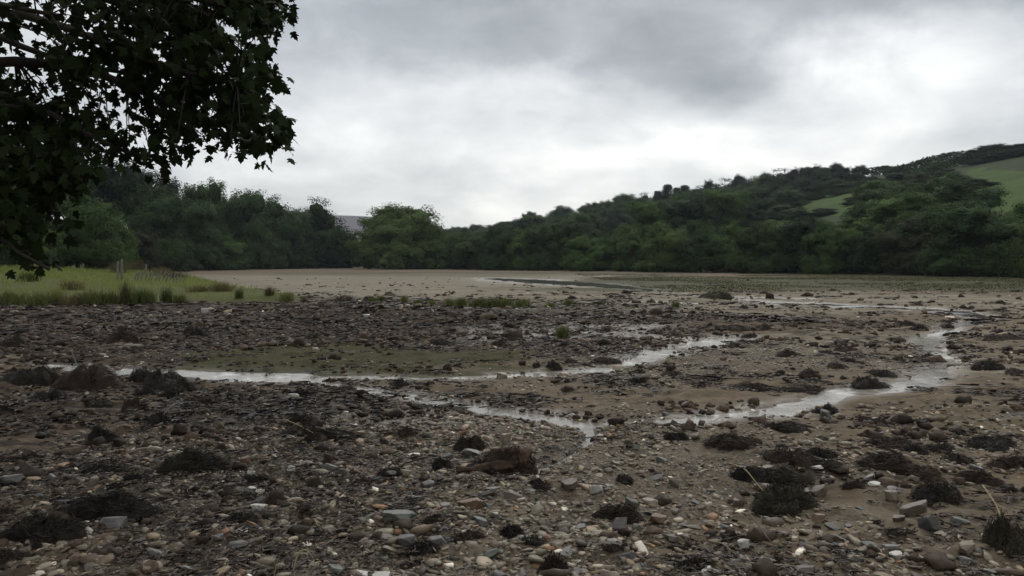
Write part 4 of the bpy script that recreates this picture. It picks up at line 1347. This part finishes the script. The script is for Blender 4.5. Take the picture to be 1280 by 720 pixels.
tree(805, .02, 303, 40, 'bushy', 'brown', 'brownish bush on the shore below the conifers')

FIELDS = [(1224, 1420, 216, 250), (1012, 1062, 246, 262), (935, 974, 262, 274)]


def hits_field(x0, x1, y0, y1, base):
    for a, b, c, d in FIELDS:
        if x1 > a and x0 < b and y0 < d and base > c: return True
    return False


tp = [(o.location.x, o.location.y) for o, *_ in TREE_ITEMS]
cnt = 0; tries = 0
while cnt < 165 and tries < 14000:
    tries += 1
    px = R.uniform(560, 1430)
    row = R.random()
    if row < .34: tt = R.uniform(-.01, .05); tone = R.choices(['mid', 'light', 'dark', 'brown'], [.45, .18, .27, .1])[0]; kind = 'bushy'; h = R.uniform(5.2, 8.2)
    else: tt = R.uniform(.05, .97); tone = R.choices(['dark', 'mid', 'brown', 'blue'], [.46, .27, .1, .17])[0]; kind = R.choice(['round', 'round', 'bushy', 'tall']); h = R.uniform(8.5, 13)
    if px < 720: h *= 1.15
    if px > 1085 and tt > .8: continue
    w = h * R.uniform(.85, 1.25)
    x, y, z, r = tree_xy(px, tt)
    u0, v0, d0 = proj(x, y, z); u1, v1, _ = proj(x, y, z + h)
    wp = w / d0 * F
    # keep the skyline of the photograph
    sky = np.interp(px, [560, 640, 700, 760, 820, 880, 960, 1040, 1090, 1130, 1190, 1280, 1430], [289, 276, 262, 246, 238, 228, 216, 206, 218, 222, 214, 200, 196])
    if v1 < sky - 2: h *= .75; u1, v1, _ = proj(x, y, z + h)
    if v1 < sky - 4: continue
    if hits_field(px - wp * .46, px + wp * .46, v1, v0, v0): continue
    if any((x - a) ** 2 + (y - b) ** 2 < (w * .42) ** 2 for a, b in tp): continue
    tp.append((x, y)); cnt += 1
    tree(px, tt, None, None, kind, tone, h=h, w=w)
print('trees', cnt, tries)

# hedges
def hedge(pts, h, wd, label):
    P_ = np.array([tree_xy(a, b)[:3] for a, b in pts]); base = P_[0].copy()
    seglen = np.r_[0, np.cumsum(np.linalg.norm(np.diff(P_, axis=0), axis=1))]
    n = 5200
    u = rng.uniform(0, seglen[-1], n)
    p = np.stack([np.interp(u, seglen, P_[:, k]) for k in range(3)], -1) - base
    hh_ = h * (.75 + .55 * (vnoise(u / 5, u * 0, 7) + .5))
    p[:, 0] += rng.normal(0, wd * .35, n); p[:, 1] += rng.normal(0, wd * .35, n); p[:, 2] += hh_ * rng.uniform(0, 1, n) ** .7
    nr_ = rng.normal(size=(n, 3)) + np.array([0, 0, .8]); nr_ /= np.linalg.norm(nr_, axis=1)[:, None]
    a_ = np.cross(nr_, rng.normal(size=(n, 3))); a_ /= np.linalg.norm(a_, axis=1)[:, None]; b_ = np.cross(nr_, a_); s_ = .32 * rng.uniform(.6, 1.4, (n, 1))
    me = mesh_np('hedge', np.stack([p - a_ * s_, p - b_ * s_ * .7, p + a_ * s_, p + b_ * s_ * .7], 1).reshape(-1, 3), np.arange(n * 4).reshape(-1, 4), None, False, [M['leaf_dark']])
    fattr(me, 'leafv', np.repeat(rng.uniform(0, 1, n), 4))
    tag(obj('hedge', me, None, base), label, 'hedge')


hedge([(1085, .97), (1130, .97), (1200, .95)], 3.2, 2.0, 'dark hedge running along the bare skyline left of the hilltop copse')
hedge([(1105, .8), (1150, .84), (1215, .86), (1300, .86), (1400, .86)], 2.6, 2.0, 'dark hedge along the top of the bright hilltop field')
hedge([(1080, .66), (1130, .72), (1180, .8)], 2.6, 2.2, 'hedge slanting up the hillside left of the bright field')

HILL_ANCHORS = [(840, 238, 'the skyline conifers'), (960, 222, 'the skyline pine belt'), (1050, 218, 'the highest pine belt tree'), (985, 243, 'the dark field bush'), (1205, 270, 'the broad dark oak'), (1250, 235, 'the bright hilltop field'),
                (1240, 192, 'the hilltop copse'), (910, 262, 'the dark spreading hillside tree'), (585, 312, 'the small yellow-green round tree'), (960, 300, 'the pale green foot-of-field shrub'), (805, 320, 'the brownish shore bush'), (1140, 275, 'the tall dark tree by the oak'),
                (1035, 255, 'the green hillside field'), (700, 275, 'the low skyline dip'), (700, 325, 'the river channel end'), (1100, 335, 'the green saltmarsh edge'), (640, 295, 'the far end of the hillside'), (760, 285, 'the middle of the wooded slope'), (870, 325, 'the shore behind the mound'),
                (1262, 320, 'the right frame edge'), (162, 240, 'the large dark tree behind leaves'), (305, 270, 'the tall dark left wood tree'), (396, 290, 'the rounded end tree'), (98, 275, 'the lighter bank tree'), (498, 300, 'the double-headed tree'), (222, 240, 'the blackish round treetop')]
auto_labels(TREE_ITEMS, HILL_ANCHORS, 1.5)

# ------------------------------------------------------------------ far moor
t = NT('moor')
P = t.pos()
z_ = t.n('ShaderNodeSeparateXYZ', {0: P}).outputs[2]
n = t.noise(P, .006, 5, .6)
f = t.m('ADD', t.m('DIVIDE', z_, 90.0), t.m('MULTIPLY', t.m('SUBTRACT', n, .5), .35))
M['moor'] = t.out(t.pbr(t.ramp(f, [(.36, (.10, .15, .045)), (.46, (.095, .12, .05)), (.52, (.075, .068, .070)), (1.0, (.078, .072, .082))]), .95, .1))
hp = [(-400, 300), (100, 290), (300, 272), (400, 265.5), (440, 266.5), (500, 269.5), (545, 279), (570, 288), (640, 300), (800, 312)]
D = 1500.
vx = np.linspace(-400, 800, 90); top = np.interp(vx, [a for a, b in hp], [b for a, b in hp])
rows = []
for v in np.linspace(0, 1, 24):
    X = (vx - 640) / F * (D - 500 + 500 * v + 0 * vx); Y = D - 500 + 500 * v
    Z = ((HOR - top) / F * D) * (v ** 1.15) - 3 + fbm(vx / 60, np.full(vx.shape, v * 4), 3, 3) * 3 * (1 - v)
    rows.append(np.stack([X, np.full(vx.shape, Y), Z], -1))
for v in np.linspace(.1, 1, 8):
    X = (vx - 640) / F * D; rows.append(np.stack([X, np.full(vx.shape, D + 600 * v), ((HOR - top) / F * D) * (1 - v) - 3], -1))
rows = np.array(rows); I = np.arange(rows.shape[0] * 90).reshape(rows.shape[0], 90)
me = mesh_np('moor_hill', rows.reshape(-1, 3), np.stack([I[:-1, :-1], I[:-1, 1:], I[1:, 1:], I[1:, :-1]], -1).reshape(-1, 4), None, True, [M['moor']])
tag(obj('moor_hill', me), 'far purple-grey moorland hill seen between the woods', 'hill', kind='structure')

# ------------------------------------------------------------------ the sycamore overhanging from the left
tx, ty = -6.6, 6.2
syc = empty('sycamore_tree', (tx, ty, hz(tx, ty)))
tag(syc, 'dark overhanging sycamore with lobed leaves filling the upper left corner', 'tree')
org = np.array([tx, ty, hz(tx, ty)])
mb = MB()
us = np.linspace(0, 1, 12)
tpts = np.stack([.35 * us + .12 * np.sin(us * 5), -.2 * us, -.3 + 11 * us], -1)
mb.tube(tpts, .36 * (1.15 - us) ** .8 + .03 + .12 * np.exp(-us * 18), 14)
obj('trunk', mb.mesh('trunk', [M['bark']], True), syc)

POLY = [(-70, -90), (342, -90), (352, 15), (335, 60), (352, 95), (345, 130), (356, 172), (322, 186), (285, 176), (240, 186), (208, 205), (180, 190), (150, 186), (128, 200), (108, 225), (90, 258), (78, 318), (60, 318), (40, 290), (15, 292), (-70, 300)]


def inpoly(x, y, P_=POLY):
    c = False; n = len(P_); j = n - 1
    for i in range(n):
        if (P_[i][1] > y) != (P_[j][1] > y) and x < (P_[j][0] - P_[i][0]) * (y - P_[i][1]) / (P_[j][1] - P_[i][1]) + P_[i][0]: c = not c
        j = i
    return c


HOLES = [(38, 50, 26, 12), (60, 60, 10, 9), (100, 38, 14, 10), (118, 50, 10, 14), (45, 95, 14, 7), (212, 30, 9, 7), (304, 45, 8, 7), (318, 60, 7, 8), (200, 112, 8, 7), (150, 145, 14, 8), (190, 168, 9, 8), (20, 160, 12, 6), (140, 112, 6, 5), (235, 108, 6, 5), (175, 95, 8, 5)]
# boughs run from the trunk out over the shore
BOUGH = []
def bough(z0, end, sag, r0):
    p0 = np.array([.03 * z0 + tx, ty - .02 * z0, z0]); p1 = np.array(end)
    u = np.linspace(0, 1, 14)[:, None]
    p = p0 * (1 - u) + p1 * u + np.array([0, 0, 1.0]) * (sag * np.sin(u * PI)) + np.array([[0, .15, .1]]) * np.sin(u * 9 + z0)
    BOUGH.append((p, r0 * (1 - .85 * u[:, 0]) + .006))


for (px, py, d, z0, sag, r0) in [(330, 20, 7.4, 3.6, .5, .07), (340, 165, 7.4, 2.6, .55, .07), (300, 100, 6.6, 3.0, .5, .06), (200, 190, 7.0, 2.4, .5, .05), (250, 40, 7.4, 4.0, .4, .06), (120, 210, 6.4, 2.1, .4, .045), (75, 320, 6.2, 2.0, .35, .04), (210, -60, 6.8, 4.6, .4, .07), (40, 130, 6.6, 3.1, .2, .05), (20, 270, 6.2, 2.2, .2, .04), (60, 20, 6.0, 3.8, .3, .06), (160, 90, 7.2, 3.4, .3, .06), (330, -150, 6.4, 5.0, .5, .07)]:
    bough(z0, at_depth(px, py, d), sag, r0)
for k in range(16):
    a = k * 2.4; zz = 3.2 + k * .45; L = 5.0 - .2 * k
    bough(zz, (tx + math.cos(a) * L, ty + math.sin(a) * L, zz + 1.2 + .3 * R.random()), .5, .09)
BP = np.concatenate([b[0] for b in BOUGH])
CL = []
tries = 0
while len(CL) < 450 and tries < 20000:
    tries += 1
    px, py = R.uniform(-70, 350), R.uniform(-90, 330)
    if not inpoly(px, py): continue
    if any(((px - a) / b_) ** 2 + ((py - c_) / d_) ** 2 < 1.7 for a, c_, b_, d_ in HOLES): continue
    if R.random() > (.8 if py > 225 and px < 130 else 1.0 if py > 190 or px > 120 else .75): continue
    d = R.uniform(6.0, 9.0)
    if py > 200 and px < 150: d = R.uniform(5.6, 8.0)
    CL.append(at_depth(px, py, d))
n_vis = len(CL)
tries = 0
while len(CL) < n_vis + 1150 and tries < 40000:
    tries += 1
    v = np.array([R.gauss(0, 1), R.gauss(0, 1), R.gauss(0, 1)]); v /= np.linalg.norm(v)
    p = np.array([tx + .9, ty - 1.6, 6.6]) + v * np.array([6.4, 7.2, 4.2]) * R.uniform(.55, 1.0)
    if p[2] < 2.1: continue
    if p[1] > .4:
        a_, b_, d_ = proj(*p)
        m_ = F / max(d_, .5) * .38
        if -m_ < a_ < 1280 and b_ > -m_ and not inpoly(a_, b_): continue
        if a_ > -90 and b_ > -90 and (d_ < 6.5 or R.random() < .8): continue
        if a_ > -20 and b_ > -20 and any(((a_ - q) / w_) ** 2 + ((b_ - c_) / e_) ** 2 < 2.2 for q, c_, w_, e_ in HOLES): continue
    CL.append(p)
half = [(0, 0), (.16, -.07), (.40, .03), (.47, .16), (.30, .24), (.44, .36), (.60, .52), (.46, .54), (.28, .50), (.25, .60), (.24, .76), (.12, .84), (0, 1.05)]
outl = half + [(-a_, b_) for a_, b_ in half[-2:0:-1]]
LO = np.array(outl)
LV = np.concatenate([[[0, .38]], LO])
LT = [(0, i + 1, (i + 1) % len(LO) + 1) for i in range(len(LO))]
mbt = MB(); leafP = []; leafA = []; leafU = []
for c_ in CL:
    dd = np.linalg.norm(BP - c_, axis=1)
    b0 = BP[int(np.argmin(dd))]
    L = np.linalg.norm(c_ - b0)
    mid = (b0 + c_) / 2 + np.array([0, 0, .12 * L])
    u = np.linspace(0, 1, 6)[:, None]
    tp_ = (1 - u) ** 2 * b0 + 2 * u * (1 - u) * mid + u ** 2 * c_
    mbt.tube(tp_ - org, np.linspace(.004 + .006 * min(L, 2), .0022, 6), 4, False)
    k = R.randint(11, 17)
    dirn = (c_ - b0) / (L + 1e-6)
    for q in range(k):
        s_ = R.uniform(.0, 1)
        p = c_ - dirn * min(L, .5) * s_ * .9 + np.clip(np.array([R.gauss(0, .11), R.gauss(0, .11), R.gauss(-.02, .09)]), -.2, .2)
        ax = np.array([dirn[0] * .5 + R.gauss(0, .5) + .12, dirn[1] * .4 + R.gauss(0, .45), -.75 + R.gauss(0, .35)])
        leafP.append(p); leafA.append(ax / np.linalg.norm(ax)); leafU.append(R.uniform(.062, .108))
for b_, r_b in BOUGH: mbt.tube(b_ - org, r_b, 7)
obj('branches', mbt.mesh('branches', [M['bark']], True), syc)
leafP = np.array(leafP); leafA = np.array(leafA); leafU = np.array(leafU)
n = len(leafP)
nr_ = rng.normal(size=(n, 3)) * .55 + np.array([0, -.25, .75]); xa = np.cross(leafA, nr_); xa /= np.linalg.norm(xa, axis=1)[:, None]; na = np.cross(xa, leafA)
cup = rng.uniform(-.35, .1, n)[:, None, None]; curl = rng.uniform(-.35, .15, n)[:, None, None]
X = LV[None, :, 0:1]; Y = LV[None, :, 1:2]
VV = leafP[:, None, :] + leafU[:, None, None] * (X * xa[:, None] * 1.05 + Y * leafA[:, None] + (np.abs(X) * cup + Y ** 2 * curl) * na[:, None])
nv = len(LV)
T_ = (np.array(LT)[None] + (np.arange(n) * nv)[:, None, None]).reshape(-1, 3)
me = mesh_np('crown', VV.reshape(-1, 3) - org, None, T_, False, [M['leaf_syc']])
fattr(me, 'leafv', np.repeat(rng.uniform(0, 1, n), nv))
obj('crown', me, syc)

# ------------------------------------------------------------------ sky
w = NT('World', True)
SC.world = w.id
dirv = w.n('ShaderNodeTexCoord').outputs['Generated']
sx = w.n('ShaderNodeSeparateXYZ', {0: dirv})
X, Y, Z = sx.outputs
zc = w.m('ADD', w.m('MAXIMUM', Z, 0.0), .16)
pl = w.n('ShaderNodeCombineXYZ', {0: w.m('DIVIDE', X, zc), 1: w.m('DIVIDE', Y, zc), 2: 0.0}).outputs[0]
cn1 = w.noise(pl, .9, 8, .55, .3)
cn2 = w.noise(w.n('ShaderNodeMapping', {'Vector': pl, 'Location': (7.3, 2.1, 3.0)}).outputs[0], 2.3, 8, .55, .2)
cn3 = w.noise(w.n('ShaderNodeMapping', {'Vector': dirv, 'Scale': (1, 1, 1.6)}).outputs[0], 5.0, 7, .55, .3)
az = w.m('ADD', w.m('ARCTAN2', X, Y), w.m('MULTIPLY', w.m('SUBTRACT', cn3, .5), .30))
el = w.m('ADD', w.m('ARCSINE', Z), w.m('MULTIPLY', w.m('SUBTRACT', w.noise(w.n('ShaderNodeMapping', {'Vector': dirv, 'Location': (3, 3, 3), 'Scale': (1, 1, 2.0)}).outputs[0], 4.0, 7, .55), .5), .16))


def blob(px, py, rx, ry, amp):
    a0 = math.atan((px - 640) / F); e0 = math.atan((HOR - py) / F); sa = rx / F; se = ry / F
    q = w.m('ADD', w.m('POWER', w.m('DIVIDE', w.m('SUBTRACT', az, a0), sa), 2.0), w.m('POWER', w.m('DIVIDE', w.m('SUBTRACT', el, e0), se), 2.0))
    return w.m('MULTIPLY', w.m('EXPONENT', w.m('MULTIPLY', q, -1.0)), amp)


B = w.m('ADD', .57, w.m('MULTIPLY', w.m('SUBTRACT', cn1, .5), .45))
B = w.m('ADD', B, w.m('MULTIPLY', w.m('SUBTRACT', cn2, .5), .42))
B = w.m('ADD', B, w.m('MULTIPLY', w.m('SUBTRACT', cn3, .5), .60))
cn4 = w.noise(w.n('ShaderNodeMapping', {'Vector': dirv, 'Location': (1, 5, 2), 'Scale': (1, 1, 1.7)}).outputs[0], 11.0, 8, .6, .5)
B = w.m('ADD', B, w.m('MULTIPLY', w.m('SUBTRACT', cn4, .5), .45))
for args in [(790, 50, 270, 58, -.34), (500, 50, 220, 60, -.22), (870, 92, 120, 36, -.16), (700, 80, 70, 30, -.10), (700, -10, 600, 40, -.12), (1230, 10, 190, 55, -.36), (620, -120, 900, 130, -.22), (1250, 165, 90, 28, -.12), (600, 240, 60, 22, -.16),
             (1090, 105, 100, 50, .26), (690, 112, 130, 26, .16), (860, 200, 220, 32, .34), (1000, 165, 160, 35, .18), (330, 190, 160, 80, .14), (540, 150, 200, 60, .12), (700, 262, 150, 26, .28), (1200, 90, 150, 50, .12), (420, 235, 120, 22, .12)]:
    B = w.m('ADD', B, blob(*args))
zen = w.m('MULTIPLY', w.m('POWER', w.m('MAXIMUM', Z, 0.0), 1.5), 1.1)
cloud = w.ramp(B, [(.0, (.14, .149, .155)), (.25, (.205, .216, .224)), (.5, (.305, .315, .321)), (.72, (.405, .411, .411)), (1.0, (.56, .557, .535))])
sky = w.n('ShaderNodeTexSky', sky_type='NISHITA', sun_disc=False, sun_elevation=math.radians(42), sun_rotation=math.radians(12), altitude=10)
c10 = w.mix(1.0, cloud, (10, 10, 10), 'MULTIPLY')
c10 = w.mix(1.0, c10, w.n('ShaderNodeCombineXYZ', {0: w.m('ADD', .95, zen), 1: w.m('ADD', .95, zen), 2: w.m('ADD', .95, zen)}).outputs[0], 'MULTIPLY')
skyc = w.mix(.94, sky.outputs[0], c10)
bg = w.n('ShaderNodeBackground', {'Color': skyc, 'Strength': .1})
wo = w.n('ShaderNodeOutputWorld'); w.t.links.new(bg.outputs[0], wo.inputs[0])

sun = bpy.data.lights.new('sun', 'SUN'); sun.energy = .6; sun.angle = math.radians(25); sun.color = (1, .96, .9)
so = bpy.data.objects.new('sun', sun); link(so)
so.rotation_euler = (math.radians(48), 0, math.radians(168))     # from ahead, slightly right, 42 degrees up

# ------------------------------------------------------------------ air
hm = bpy.data.materials.new('haze'); hm.use_nodes = True; hm.node_tree.nodes.clear()
pv = hm.node_tree.nodes.new('ShaderNodeVolumePrincipled'); ho = hm.node_tree.nodes.new('ShaderNodeOutputMaterial')
pv.inputs['Color'].default_value = (.82, .90, 1.0, 1); pv.inputs['Density'].default_value = .00013
hm.node_tree.links.new(pv.outputs[0], ho.inputs['Volume'])
mb = MB()
bx = np.array([(i, j, k) for i in (-2900, 2900) for j in (-2900, 2900) for k in (-12, 125)], float)
mb.add(bx, [(0, 1, 3, 2), (4, 6, 7, 5), (0, 4, 5, 1), (2, 3, 7, 6), (0, 2, 6, 4), (1, 5, 7, 3)])
ho_ = tag(obj('haze', mb.mesh('haze', [hm])), 'thin grey air over the whole estuary', 'haze', kind='stuff')

# ------------------------------------------------------------------ render settings
SC.view_settings.view_transform = 'Standard'
SC.view_settings.look = 'None'
SC.view_settings.exposure = 1.0
SC.view_settings.gamma = 1
SC.view_settings.use_curve_mapping = False
SC.render.engine = 'CYCLES'
SC.cycles.use_denoising = True
SC.cycles.max_bounces = 5
SC.cycles.diffuse_bounces = 3
SC.cycles.transmission_bounces = 3
SC.cycles.volume_bounces = 0
SC.render.use_persistent_data = False
